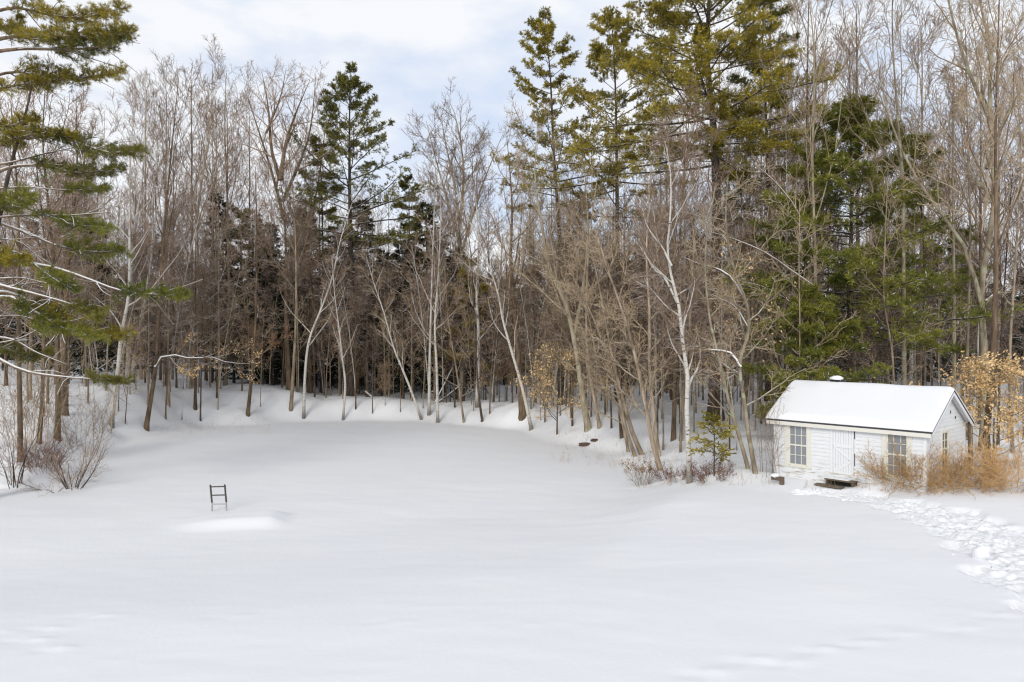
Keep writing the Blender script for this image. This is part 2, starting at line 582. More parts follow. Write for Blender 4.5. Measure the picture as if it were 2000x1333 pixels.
def tag(o, label, cat, group=None, kind=None):
    if label:
        o["label"] = label
    if cat:
        o["category"] = cat
    if group:
        o["group"] = group
    if kind:
        o["kind"] = kind
    return o


def thing(name, label, cat, loc=(0, 0, 0), rz=0.0, group=None):
    o = bpy.data.objects.new(name, None)
    o.empty_display_size = 0.3
    COL.objects.link(o)
    o.location = loc
    o.rotation_euler = (0, 0, rz)
    return tag(o, label, cat, group)


def copy_thing(src, loc, rz, scale, label, group):
    r = src.copy()
    COL.objects.link(r)
    r.location, r.rotation_euler, r.scale = loc, (0, 0, rz), scale
    r["label"], r["group"] = label, group
    for ch in PARTS[src.name]:
        c = ch.copy()
        COL.objects.link(c)
        c.parent = r
    return r


PARTS = {}


# ------------------------------------------------------------------ growing branches
def grow(P0, D, L, n, wig, up=0.0):
    """N curved branches of n segments at once."""
    N = len(P0)
    pts = [P0]
    d = unit(D)
    p = P0
    for _ in range(n):
        d = unit(d + rng.normal(0, wig, (N, 3)) + np.array([0, 0, up]))
        p = p + d * (L / n)[:, None]
        pts.append(p)
    return np.stack(pts, 1)


def spawn(P, R, k, t0, t1, ang, angsd, Lf, n, wig, up, rf, tip, flat=0.0, fall=0.5, tpow=1.0, lmin=0.2):
    """k children on every branch of P; Lf times the parent's length, shorter towards its tip."""
    N, S, _ = P.shape
    plen = np.linalg.norm(np.diff(P, axis=1), axis=2).sum(1)
    idx = np.repeat(np.arange(N), k)
    m = len(idx)
    strat = (np.tile(np.arange(k), N) + rng.uniform(0, 1, m)) / k
    t = t0 + (t1 - t0) * strat ** tpow
    f = t * (S - 1)
    i = np.clip(f.astype(int), 0, S - 2)
    w = (f - i)[:, None]
    P0 = P[idx, i] * (1 - w) + P[idx, i + 1] * w
    r = R[idx, i] * (1 - w[:, 0]) + R[idx, i + 1] * w[:, 0]
    T = unit(P[idx, i + 1] - P[idx, i])
    az = np.tile(np.arange(k), N) * 2.4 + np.repeat(rng.uniform(0, 6.28, N), k) + rng.normal(0, 0.5, m)
    ref = np.where(np.abs(T[:, 2:3]) > 0.9, np.array([[1.0, 0, 0]]), np.array([[0, 0, 1.0]]))
    U = unit(np.cross(T, ref))
    W = np.cross(U, T)
    ca, sa = np.cos(az), np.sin(az) * (1 - flat)
    perp = unit(ca[:, None] * U + sa[:, None] * W)
    a = np.radians(np.clip(rng.normal(ang, angsd, m), 8, 115))[:, None]
    D = np.cos(a) * T + np.sin(a) * perp
    L = np.maximum(plen[idx] * Lf * (1 - fall * strat) * rng.uniform(0.65, 1.3, m), lmin)
    C = grow(P0, D, L, n, wig, up)
    r0 = np.maximum(r * rf, tip)
    CR = r0[:, None] + (np.minimum(tip, r0) - r0)[:, None] * np.linspace(0, 1, n + 1)[None, :] ** 0.8
    return C, CR


# style: limbs on the trunk, then three finer orders
STYLE = dict(
    maple=dict(k1=12, t0=.34, t1=.97, a1=36, l1=.30, up1=.10, f1=.55, k2=7, a2=38, l2=.45, k3=5, a3=38, l3=.45, k4=3, l4=.55, tw=.0085),
    tall=dict(k1=12, t0=.42, t1=.97, a1=30, l1=.27, up1=.11, f1=.55, k2=6, a2=34, l2=.46, k3=5, a3=36, l3=.45, k4=3, l4=.55, tw=.0085),
    oak=dict(k1=11, t0=.46, t1=.98, a1=50, l1=.34, up1=.12, f1=.4, k2=8, a2=42, l2=.46, k3=8, a3=42, l3=.40, k4=5, l4=.5, tw=.009),
    birch=dict(k1=14, t0=.30, t1=.97, a1=40, l1=.20, up1=.08, f1=.6, k2=6, a2=36, l2=.45, k3=5, a3=36, l3=.45, k4=3, l4=.6, tw=.007),
    sapling=dict(k1=15, t0=.20, t1=.97, a1=48, l1=.24, up1=.06, f1=.55, k2=5, a2=40, l2=.45, k3=4, a3=42, l3=.45, k4=2, l4=.6, tw=.0075),
    spread=dict(k1=14, t0=.25, t1=.95, a1=62, l1=.30, up1=.02, f1=.5, k2=6, a2=46, l2=.45, k3=5, a3=44, l3=.42, k4=3, l4=.6, tw=.007),
    fan=dict(k1=17, t0=.12, t1=.96, a1=66, l1=.62, up1=.03, f1=.82, k2=7, a2=44, l2=.42, k3=5, a3=44, l3=.42, k4=2, l4=.6, tw=.005),
    pole=dict(k1=7, t0=.55, t1=.97, a1=30, l1=.16, up1=.1, f1=.5, k2=6, a2=36, l2=.45, k3=5, a3=36, l3=.45, k4=3, l4=.6, tw=.007),
)


def trunk_radii(n, r0, r1, flare=0.45):
    t = np.linspace(0, 1, n)
    return (r0 + (r1 - r0) * t ** 0.85) * (1 + flare * np.exp(-t * 34))


def bare_geo(tp, r0, style, bark, twig, limb=None, r_top=0.018, mul=1.0, sides=9, extra=None, exmat=None):
    """Trunk mesh and crown mesh of a leafless tree grown on the centre line tp (S, 3)."""
    s = STYLE[style]
    tr = trunk_radii(len(tp), r0, r_top)
    T, TR = tp[None], tr[None]
    gt, gc = Geo(), Geo()
    gt.tubes(T, TR, sides, bark)
    P1, R1 = spawn(T, TR, s['k1'], s['t0'], s['t1'], s['a1'], 9, s['l1'], 8, .09, s['up1'], .55, .010, 0, s['f1'])
    if extra is not None:
        for e, er in extra:
            E = catmull(e, 9)[None]
            ER = np.linspace(er, .012, 9)[None]
            P1, R1 = np.concatenate([P1, E]), np.concatenate([R1, ER])
    k = len(extra) if extra is not None else 0
    gt.tubes(P1[:len(P1) - k], R1[:len(P1) - k], 5, limb or bark)
    if k:
        gt.tubes(P1[-k:], R1[-k:], 7, exmat or limb or bark)
    P2, R2 = spawn(P1, R1, max(3, int(s['k2'] * mul)), .18, .98, s['a2'], 10, s['l2'], 5, .10, .05, .6, s['tw'] * 1.15, 0, .55, lmin=.5)
    gc.tubes(P2, R2, 4, twig)
    P3, R3 = spawn(P2, R2, s['k3'], .12, .98, s['a3'], 12, s['l3'], 4, .12, .04, .7, s['tw'], 0, .5, lmin=.35)
    gc.tubes(P3, R3, 3, twig)
    P4, R4 = spawn(P3, R3, s['k4'], .15, .95, 38, 12, s['l4'], 3, .12, .03, .8, s['tw'] * .8, 0, .4, lmin=.25)
    gc.tubes(P4, R4, 3, twig)
    return gt, gc, P3


def straight_line(H, lean=0.0, bend=0.012, n=16, below=0.5):
    z = np.linspace(0, 1, n)
    x = lean * H * z ** 1.5 + np.cumsum(rng.normal(0, bend, n)) * H * 0.06
    y = np.cumsum(rng.normal(0, bend, n)) * H * 0.06
    p = np.stack([x, y, z * H], 1)
    p[:, :2] -= p[0, :2]
    p[0, 2] -= below
    return p


def pine_geo(tp, r0, crown0, top_len, low_len, boughs, needle, bark, elev=(2, 42), tuft=0.15, width=0.022, nb=7, dead=10,
             gap=0.15, sec=10, ter=4, wind=(0, 0), shape=0.8, limb=None):
    """A white pine: whorls of long near-level boughs that carry flat sprays of needle tufts."""
    gt, gc = Geo(), Geo()
    gb = gt
    tr = trunk_radii(len(tp), r0, .02)
    gt.tubes(tp[None], tr[None], 9, bark)
    S = len(tp)
    t = np.sort(crown0 + (0.985 - crown0) * ((np.arange(boughs) + rng.uniform(-.4, .4, boughs)) / boughs).clip(0, 1))
    t = crown0 + np.round((t - crown0) * 24 / (1 - crown0)) / 24 * (1 - crown0) * .65 + (t - crown0) * .35   # gathered into whorls
    t = np.clip(t, crown0, .985)
    f = t * (S - 1)
    i = np.clip(f.astype(int), 0, S - 2)
    w = (f - i)[:, None]
    P0 = tp[i] * (1 - w) + tp[i + 1] * w
    u = (t - crown0) / (1 - crown0)
    L = (low_len + (top_len - low_len) * u ** (shape + .15)) * rng.uniform(.72, 1.18, boughs)
    L = 1.4 * np.where(rng.uniform(size=boughs) < gap, L * .45, L)
    L = L * np.where(u < .12, rng.uniform(.5, 1, boughs), 1)
    el = np.radians(elev[0] + (elev[1] - elev[0]) * u ** 1.3 + rng.normal(0, 7, boughs))
    az = np.arange(boughs) * 2.4 + rng.normal(0, .4, boughs)
    D = np.stack([np.cos(az) * np.cos(el), np.sin(az) * np.cos(el), np.sin(el)], 1)
    D[:, :2] += np.array(wind)
    P1 = grow(P0, D, L, 7, .055, .02)
    R1 = np.maximum(.012, L * .011)[:, None] * np.linspace(1, .3, 8)[None]
    gb.tubes(P1, R1, 5, limb or bark)
    return_pine_foliage(gb, gc, P1, R1, needle, limb or bark, tuft, width, nb, sec, ter)
    if dead:
        td = rng.uniform(max(.18, crown0 - .38), crown0 + .05, dead)
        f = td * (S - 1)
        i = np.clip(f.astype(int), 0, S - 2)
        w = (f - i)[:, None]
        P0 = tp[i] * (1 - w) + tp[i + 1] * w
        az = rng.uniform(0, 6.28, dead)
        D = np.stack([np.cos(az), np.sin(az), rng.normal(.05, .2, dead)], 1)
        Pd = grow(P0, D, rng.uniform(.35, .8, dead) * low_len, 6, .08, .01)
        Rd = np.full((dead, 1), .025) * np.linspace(1, .35, 7)[None]
        gb.tubes(Pd, Rd, 4, limb or bark)
        Pe, Re = spawn(Pd, Rd, 7, .2, .98, 45, 12, .4, 4, .1, 0, .6, .007, .5)
        gb.tubes(Pe, Re, 3, limb or bark)
    return gt, gc


def return_pine_foliage(gb, gc, P1, R1, needle, bark, tuft, width, nb, sec, ter, t0=.30):
    P2, R2 = spawn(P1, R1, sec + 3, t0, 1.0, 42, 12, .24, 4, .08, .045, .5, .007, .90, .5, lmin=.35)
    gb.tubes(P2, R2, 3, bark)
    P3, R3 = spawn(P2, R2, ter, .2, 1.0, 42, 12, .5, 3, .1, .05, .6, .006, .5, .4, lmin=.2)
    pts = [P3[:, j] for j in (1, 2, 3)] + [P2[:, j] for j in (2, 3, 4)] + [P1[:, -1]]
    dirs = [P3[:, -1] - P3[:, 0]] * 3 + [P2[:, -1] - P2[:, 0]] * 3 + [P1[:, -1] - P1[:, -2]]
    P = np.concatenate(pts)
    D = unit(np.concatenate(dirs)) * .8 + np.array([0, 0, .35])
    P = P + rng.normal(0, tuft * .25, P.shape) * np.array([1, 1, .5])
    gc.blades(P, D, tuft * 1.2, width * .95, nb + 2, .8, needle)


def hemlock_geo(H, width, boughs, needle, bark, crown0=.05, droop=-.05, size=.16):
    gt, gc = Geo(), Geo()
    tp = straight_line(H, 0, .006)
    gt.tubes(tp[None], trunk_radii(16, H * .011, .015)[None], 7, bark)
    t = crown0 + (.99 - crown0) * (np.arange(boughs) + rng.uniform(0, 1, boughs)) / boughs
    P0 = np.stack([np.interp(t, np.linspace(0, 1, 16), tp[:, k]) for k in range(3)], 1)
    L = width * (1 - t) ** .75 * rng.uniform(.55, 1.2, boughs) + .2
    az = rng.uniform(0, 6.28, boughs)
    D = np.stack([np.cos(az), np.sin(az), .12 + .5 * t], 1)
    P1 = grow(P0, D, L, 6, .06, droop)
    R1 = np.full((boughs, 1), .02) * np.linspace(1, .3, 7)[None]
    gt.tubes(P1, R1, 4, bark)
    P2, R2 = spawn(P1, R1, 9, .15, 1.0, 50, 10, .34, 3, .06, -.03, .5, .006, .85, .5, lmin=.25)
    pts = np.concatenate([P2[:, j] for j in (1, 2, 3)] + [P1[:, j] for j in (3, 4, 5, 6)])
    dr = unit(np.concatenate([P2[:, -1] - P2[:, 0]] * 3 + [P1[:, -1] - P1[:, 0]] * 4))
    gc.blades(pts, dr, size * 1.7, size * .5, 3, .6, needle)
    return gt, gc


def shrub_geo(stems, height, spreadr, r0, mat, twig, k2=6, k3=4, wig=.09, up=.06, base=.15, lean=.6, l2=.45, tw=.004, one=False):
    g = Geo()
    gc = g if one else Geo()
    a = rng.uniform(0, 6.28, stems)
    rr = np.sqrt(rng.uniform(0, 1, stems)) * base
    P0 = np.stack([np.cos(a) * rr, np.sin(a) * rr, np.full(stems, -.15)], 1)
    D = np.stack([np.cos(a), np.sin(a), np.zeros(stems)], 1) * (rng.uniform(.1, 1, stems) * lean)[:, None] * spreadr + np.array([0, 0, 1.0])
    P1 = grow(P0, D, height * rng.uniform(.55, 1.15, stems), 8, wig, up)
    R1 = (r0 * rng.uniform(.6, 1.1, stems))[:, None] * np.linspace(1, .35, 9)[None]
    g.tubes(P1, R1, 5, mat)
    P2, R2 = spawn(P1, R1, k2, .2, .97, 36, 12, l2, 5, .1, .03, .6, tw, 0, .45, lmin=.15)
    gc.tubes(P2, R2, 3, twig)
    P3, R3 = spawn(P2, R2, k3, .15, .97, 40, 14, .45, 3, .12, .02, .7, tw * .8, 0, .4, lmin=.1)
    gc.tubes(P3, R3, 3, twig)
    return g, gc, P3


def parts(root, *named):
    out = []
    for nm, g in named:
        if g is not None and g.n:
            out.append(link(nm, g.mesh(nm), root))
    PARTS[root.name] = out
    return root


# ------------------------------------------------------------------ the ground
def span(*pieces):
    return np.concatenate([np.arange(a, b, s) for a, b, s in pieces])


gx = span((-300, -48, 12), (-48, -24, .5), (-24, 24, .12), (24, 48, .5), (48, 301, 12))
gy = span((-80, 6, 6), (6, 9, .3), (9, 14, .06), (14, 30, .1), (30, 62, .3), (62, 110, 1.2), (110, 401, 15))
GX, GY = np.meshgrid(gx, gy)
GZ = ground(GX.ravel(), GY.ravel())
nx, ny = len(gx), len(gy)
ii = (np.arange(ny - 1)[:, None] * nx + np.arange(nx - 1)[None]).ravel()
g = Geo()
g.add(np.stack([GX.ravel(), GY.ravel(), GZ], 1), np.stack([ii, ii + 1, ii + nx + 1, ii + nx], 1), M['ground'])
tag(link("snow_ground", g.mesh("snow_ground")), "smooth deep snow over the lawn, frozen pond and wood floor", "snow", kind="structure")


def gz(x, y):
    return float(ground(np.array([x]), np.array([y]))[0])


# the path trodden and shovelled from the shed's steps: broken lumpy snow
PX = pc[:, None, 0] + pn[:, None, 0] * (vv[None] * (half * edge)[:, None])
PY = pc[:, None, 1] + pn[:, None, 1] * (vv[None] * (half * edge)[:, None])
base = ground(PX.ravel(), PY.ravel()).reshape(PX.shape)
fade = smooth((1 - np.abs(vv)) / .5)[None] * smooth(u / .06)[:, None]
wx, wy = PX + .12 * vnoise(PX * 3, PY * 3, 60), PY + .12 * vnoise(PX * 3 + 9, PY * 3, 61)
n1 = .5 + .5 * vnoise(wx * 1.7, wy * 1.7, 50)
n2 = .5 + .5 * vnoise(wx * 5.1 + 3, wy * 5.1, 51)
n3 = .5 + .5 * vnoise(wx * 11, wy * 11 + 7, 52) + .4 * vnoise(wx * 19, wy * 19, 53)
n4 = vnoise(wx * 26 + 4, wy * 26, 57)
lump = (.05 * n1 + .085 * n2 + .07 * n3 + .024 * n4 + .005) * np.interp(u, [0, .25, .5], [.7, .8, 1])[:, None]
PZ = base + fade * lump + .004 - .03 * (1 - fade) ** 4
ii = (np.arange(259)[:, None] * 70 + np.arange(69)[None]).ravel()
g = Geo()
g.add(np.stack([PX.ravel(), PY.ravel(), PZ.ravel()], 1), np.stack([ii, ii + 1, ii + 71, ii + 70], 1), M['heap'])
tag(link("snow_path", g.mesh("snow_path")), "broken lumpy snow of the trodden path to the shed", "path", kind="structure")


def lump_geo(r, seed, mat, squash=.8):
    g = Geo()
    n, m = 12, 16
    th = np.linspace(0, math.pi, n)[:, None]
    ph = np.linspace(0, 2 * math.pi, m, endpoint=False)[None]
    X, Y, Z = np.sin(th) * np.cos(ph), np.sin(th) * np.sin(ph), np.cos(th) * np.ones_like(ph)
    k = 1 + .25 * vnoise(X * 2 + seed, Y * 2 + Z * 2.6, seed) + .12 * vnoise(X * 5 + seed, Y * 5 + Z * 4, seed + 1)
    V = np.stack([X * k, Y * k, Z * k * squash], -1).reshape(-1, 3) * r
    i = (np.arange(n - 1)[:, None] * m + np.arange(m)[None])
    j = (np.arange(n - 1)[:, None] * m + (np.arange(m)[None] + 1) % m)
    g.add(V, np.stack([i.ravel(), j.ravel(), (j + m).ravel(), (i + m).ravel()], 1), mat)
    return g


b = ground_at(1915, 1092)
tag(link("snow_block", lump_geo(.165, 3, M['heap'], 1.1).mesh("snow_block"), None, (b[0], b[1], b[2] + .10)),
    "big block of snow fallen beside the trodden path", "snow block")
rs = np.random.default_rng(5)
crumbs = Geo()
for k in range(40):
    q = rs.integers(10, 255)
    side = rs.choice([-1, 1]) * rs.uniform(.2, 1.25)
    x, y = pc[q] + pn[q] * side * half[q]
    lg = lump_geo(rs.uniform(.025, .085) * (1 if abs(side) < 1 else .5), int(rs.integers(1, 999)), M['heap'])
    z = gz(x, y) + (.04 if abs(side) < .9 else -.01)
    crumbs.add(lg.V[0] + np.array([x, y, z]), lg.Fs[0], M['heap'])
tag(link("snow_crumbs", crumbs.mesh("snow_crumbs")), "loose crumbs of snow thrown along the trodden path", "snow", kind="stuff")


# ------------------------------------------------------------------ the shed
SL, SD = 4.92, 3.40                                     # length of its front, depth
S0 = np.array([9.26, 26.06])
SX = np.array([.665, -.747])
SANG = math.atan2(SX[1], SX[0])
SBASE = .70
clap, cream = clap_mat(), paint_mat("cream_trim_paint", (0.74, 0.72, 0.655), (0.40, 0.30, 0.16), .5)
white = paint_mat("white_door_paint", (0.77, 0.785, 0.80), (0.42, 0.40, 0.36), .3)
bar = paint_mat("window_bar_paint", (0.76, 0.74, 0.64), (0.5, 0.42, 0.3), .4)
shing = plain_mat("roof_shingle", (0.045, 0.045, 0.05), .85)
wood = plain_mat("weathered_wood", (0.13, 0.10, 0.07), .9, 0, .5, 5)
iron = plain_mat("dark_iron", (0.03, 0.028, 0.025), .6, .5)
glass, gnt, gb_ = new_mat("window_glass")
gb_.inputs["Base Color"].default_value = (0.24, 0.26, 0.29, 1)
gb_.inputs["Roughness"].default_value = 0.06
gb_.inputs["Specular IOR Level"].default_value = 0.9
gbp = node(gnt, "ShaderNodeBump", Strength=.35, Distance=.03)
gnt.links.new(noise(gnt, 1.6, 2), gbp.inputs["Height"])
gnt.links.new(gbp.outputs["Normal"], gb_.inputs["Normal"])
dglass = plain_mat("dark_window_glass", (0.05, 0.035, 0.025), .15)

shed = thing("shed", "small white clapboard shed with snow on its gable roof at the edge of the woods", "shed", (S0[0], S0[1], SBASE), SANG)
EAVE, RIDGE, FLOOR = 2.20, 3.26, .42
OH = .20                                                # eaves overhang
SLOPE = (RIDGE - EAVE) / (SD / 2)


def lap_boards(g, u0, u1, z0, z1, place, mat, course=.125, holes=()):
    """Overlapping boards on a wall; place(u, z, out) gives the point."""
    z = z0
    while z < z1 - .01:
        zt = min(z + course, z1)
        cuts = [(u0, u1)]
        for h0, h1, hz0, hz1 in holes:
            if zt > hz0 + .02 and z < hz1 - .02:
                cuts = [c for a, b in cuts for c in ((a, min(b, h0)), (max(a, h1), b)) if c[1] - c[0] > .01]
        for a, b in cuts:
            if callable(mat):
                pass
            V = [place(a, z, .024), place(b, z, .024), place(b, zt, .004), place(a, zt, .004), place(a, z, 0), place(b, z, 0)]
            g.add(V, [(0, 1, 2, 3), (4, 5, 1, 0)], mat)
        z = zt


fr = lambda u, z, o: (u, -o, z)
rt = lambda u, z, o: (SL + o, u, z)
lf = lambda u, z, o: (-o, u, z)
bk = lambda u, z, o: (u, SD + o, z)
W1, W2, DR, GW = (.54, 1.20, .64, 2.00), (3.79, 4.40, .68, 2.04), (2.05, 2.80, .45, 2.10), (1.28, 1.86, .95, 2.02)
g = Geo()
lap_boards(g, 0.02, SL - .02, FLOOR + .12, EAVE + .02, fr, clap, .128, (W1, W2, (DR[0], DR[1], 0, 3)))
g.box((.0, .03, .1), (SL, .10, EAVE), clap)                       # sheathing behind the boards
g.box((-.012, -.052, .06), (SL + .012, -.0, FLOOR + .12), clap)   # broad skirt board
lap_boards(g, .02, SD - .02, FLOOR - .1, EAVE, rt, clap, .125, (GW,))
lap_boards(g, .02, SD - .02, .1, EAVE, lf, clap)
lap_boards(g, .02, SD - .02, .1, EAVE, bk, clap) if False else lap_boards(g, .02, SL - .02, .1, EAVE, bk, clap)
for place in (rt, lf):
    z = EAVE
    while z < RIDGE - .12:
        z2 = min(z + .125, RIDGE - .05)
        i0, i1 = (z - EAVE) / SLOPE, (z2 - EAVE) / SLOPE
        V = [place(i0, z, .022), place(SD - i0, z, .022), place(SD - i1, z2, .006), place(i1, z2, .006), place(i0, z, 0), place(SD - i0, z, 0)]
        g.add(V, [(0, 1, 2, 3), (4, 5, 1, 0)], clap)
        z = z2
g.box((SL - .10, .11, .1), (SL - .05, SD, EAVE), clap)
g.box((.004, .0, .1), (.05, SD, EAVE), clap)
for cx_, cy_ in ((-.026, -.030), (SL - .075, -.030)):
    g.box((cx_, cy_, .08), (cx_ + .10, cy_ + .11, EAVE + .01), white)
g.box((SL - .03, SD - .08, .1), (SL + .028, SD + .03, EAVE), white)
wall = link("wall", g.mesh("wall", False), shed)

# roof: a thin dark deck, cream fascia and rake boards, the snow lying on it
g = Geo()
ex0, ex1 = -.24, SL + .24


def zr(y):
    return EAVE + .05 + SLOPE * (y if y <= SD / 2 else SD - y)


th = .055
prof = [(-OH, zr(-OH)), (SD / 2, zr(SD / 2)), (SD + OH, zr(SD + OH)), (SD + OH, zr(SD + OH) + th), (SD / 2, zr(SD / 2) + th), (-OH, zr(-OH) + th)]
g.prism([(ex0, y, z) for y, z in prof[:2] + prof[4:]], (ex1 - ex0, 0, 0), shing)
g.prism([(ex0, y, z) for y, z in prof[1:5]], (ex1 - ex0, 0, 0), shing)
roof = link("roof", g.mesh("roof", False), shed)
g = Geo()
g.box((ex0 + .01, -OH + .012, zr(-OH) - .13), (ex1 - .01, -OH + .04, zr(-OH) - .004), cream)
g.box((ex0 + .01, SD + OH - .04, zr(-OH) - .13), (ex1 - .01, SD + OH - .012, zr(-OH) - .004), cream)
g.box((ex0 + .02, -OH + .04, zr(-OH) - .125), (ex1 - .02, -.03, zr(-OH) - .105), cream)
link("fascia", g.mesh("fascia", False), roof)
g = Geo()                                                # white boarded soffit under the deck
g.prism([(ex0 + .012, y, z - .004) for y, z in ((-OH + .045, zr(-OH + .045)), (SD / 2, zr(SD / 2)), (SD / 2, zr(SD / 2) - .012), (-OH + .045, zr(-OH + .045) - .012))], (ex1 - ex0 - .024, 0, 0), white)
g.prism([(ex0 + .012, y, z - .004) for y, z in ((SD / 2, zr(SD / 2)), (SD + OH - .045, zr(SD + OH - .045)), (SD + OH - .045, zr(SD + OH - .045) - .012), (SD / 2, zr(SD / 2) - .012))], (ex1 - ex0 - .024, 0, 0), white)
link("soffit", g.mesh("soffit", False), roof)
for xx in (ex1 - .035, ex0 + .01):
    for ya, yb in ((-OH + .012, SD / 2), (SD / 2, SD + OH - .012)):
        g = Geo()
        g.prism([(xx, ya, zr(ya) - .004), (xx, yb, zr(yb) - .004), (xx, yb, zr(yb) - .12), (xx, ya, zr(ya) - .12)], (.025, 0, 0), white)
        link("rake_board", g.mesh("rake_board", False), roof)
g = Geo()                                                # roof snow with rounded edges
N1, N2 = 60, 41
uu = np.linspace(0, 1, N1)
ys = np.linspace(-OH - .01, SD + OH + .01, N2)
X, Y = np.meshgrid(ex0 - .01 + uu * (ex1 - ex0 + .02), ys, indexing='ij')
eu = np.minimum(X - X.min(), X.max() - X)
ev = np.minimum(Y - Y.min(), Y.max() - Y)
rnd = lambda e, r: np.sqrt(np.clip(1 - (1 - np.clip(e / r, 0, 1)) ** 2, 0, 1))
uu2 = (ex0 - .01) + (ex1 - ex0 + .02) * np.concatenate([np.linspace(0, .03, 12), np.linspace(.035, .965, 36), np.linspace(.97, 1, 12)])
vs = np.concatenate([np.linspace(0, .05, 9), np.linspace(.06, .94, 33), np.linspace(.95, 1, 9)])
N1, N2 = len(uu2), len(vs)
X, Y = np.meshgrid(uu2, -OH - .01 + vs * (SD + 2 * OH + .02), indexing='ij')
eu = np.minimum(X - X.min(), X.max() - X)
ev = np.minimum(Y - Y.min(), Y.max() - Y)
top = zr(0) - EAVE - .05
roofz = EAVE + .05 + SLOPE * (SD / 2 - np.sqrt((Y - SD / 2) ** 2 + .012)) + th
deck = EAVE + .05 + SLOPE * (SD / 2 - np.abs(Y - SD / 2)) + th
H_ = (.165 + .02 * fbm(X * .8, Y * .8, 31, 2)) * np.maximum(.14, rnd(eu, .16) * rnd(ev, .14))
Z = np.maximum(roofz + H_, deck + .01)
V = np.concatenate([np.stack([X, Y, Z], -1).reshape(-1, 3), np.stack([X, Y, deck - .0 + .003], -1).reshape(-1, 3)])
ii = (np.arange(N1 - 1)[:, None] * N2 + np.arange(N2 - 1)[None]).ravel()
k0 = N1 * N2
F1 = np.stack([ii, ii + N2, ii + N2 + 1, ii + 1], 1)
rim = np.concatenate([np.arange(N1) * N2, (N1 - 1) * N2 + np.arange(1, N2), (np.arange(N1 - 2, -1, -1)) * N2 + N2 - 1, np.arange(N2 - 2, 0, -1)])
r2 = np.roll(rim, -1)
g.add(V, [F1, F1[:, ::-1] + k0, np.stack([rim, rim + k0, r2 + k0, r2], 1)], M['roof_snow'])
link("roof_snow", g.mesh("roof_snow"), roof)
g = Geo()                                                # capped vent on the ridge
g.box((1.22, SD / 2 - .02, RIDGE + .05), (1.50, SD / 2 + .26, RIDGE + .24), iron)
g.box((1.19, SD / 2 - .05, RIDGE + .24), (1.53, SD / 2 + .29, RIDGE + .27), iron)
vent = link("roof_vent", g.mesh("roof_vent", False), roof)
lg = lump_geo(.20, 12, M['roof_snow'], .55)
g = Geo()
g.add(lg.V[0] + np.array([1.36, SD / 2 + .12, RIDGE + .31]), lg.Fs[0], M['roof_snow'])
link("snow_cap", g.mesh("snow_cap"), roof)


def window(u0, u1, z0, z1, place, cols, rows, gl, trim=.14, meet=True, side=0):
    """Casing, sill, sash bars and panes; place(u, z, out) gives a point."""
    def bx(g, a, b, c, d, o0, o1, m):
        P = np.array([place(a, c, o0), place(b, d, o1)])
        g.box(P.min(0), P.max(0), m)
    gc_ = Geo()
    bx(gc_, u0 - trim, u0 - .0, z0 - .02, z1 + trim, .0, .042, cream)
    bx(gc_, u1 + .0, u1 + trim, z0 - .02, z1 + trim, .0, .042, cream)
    bx(gc_, u0, u1, z1, z1 + trim, .0, .040, cream)
    w = link("window", gc_.mesh("window", False), shed)
    gs = Geo()
    bx(gs, u0 - trim - .02, u1 + trim + .02, z0 - .075, z0 - .02, .0, .062, cream)
    bx(gs, u0 - trim, u1 + trim, z0 - .15, z0 - .075, .0, .036, cream)
    link("sill", gs.mesh("sill", False), w)
    gf = Geo()
    e = .035
    bx(gf, u0, u0 + e, z0, z1, -.05, .026, bar)
    bx(gf, u1 - e, u1, z0, z1, -.05, .026, bar)
    bx(gf, u0 + e, u1 - e, z1 - e, z1, -.05, .024, bar)
    bx(gf, u0 + e, u1 - e, z0 - .02, z0 + e, -.05, .024, bar)
    for c in range(1, cols):
        uc = u0 + (u1 - u0) * c / cols
        bx(gf, uc - .009, uc + .009, z0 + e, z1 - e, -.03, .012, bar)
    for r in range(1, rows):
        zc = z0 + (z1 - z0) * r / rows
        t = .024 if (meet and r == rows // 2) else .009
        bx(gf, u0 + e, u1 - e, zc - t, zc + t, -.03, .016 if t > .01 else .010, bar)
    link("sash", gf.mesh("sash", False), w)
    gp = Geo()
    bx(gp, u0 + .01, u1 - .01, z0 + .01, z1 - .01, -.022, -.016, gl)
    link("glass", gp.mesh("glass", False), w)


window(*W1, fr, 3, 4, glass)
window(*W2, fr, 3, 4, glass)
window(*GW, rt, 2, 4, dglass, .07)

g = Geo()                                                # plank door with a Z of braces
d0, d1, e0, e1 = DR
np_ = 8
for k in range(np_):
    a, b2 = d0 + .035 + (d1 - d0 - .07) * k / np_, d0 + .035 + (d1 - d0 - .07) * (k + 1) / np_
    g.box((a + .004, -.02, e0), (b2 - .004, .012 + .001 * (k % 2), e1), white)
g.box((d0 + .035, -.004, e0), (d1 - .035, .028, e1), plain_mat("door_gap", (.25, .24, .22)))
door = link("door", g.mesh("door", False), shed)
g = Geo()
for zc in (e0 + .10, e0 + 1.0):
    g.box((d0 + .05, -.042, zc - .05), (d1 - .05, -.02, zc + .05), white)


def brace(xa, za, xb, zb, w=.035):
    d = np.array([xb - xa, zb - za])
    nrm = np.array([-d[1], d[0]]) / np.linalg.norm(d) * w
    g.prism([(xa + nrm[0], -.021, za + nrm[1]), (xa - nrm[0], -.021, za - nrm[1]), (xb - nrm[0], -.021, zb - nrm[1]), (xb + nrm[0], -.021, zb + nrm[1])], (0, -.019, 0), white)


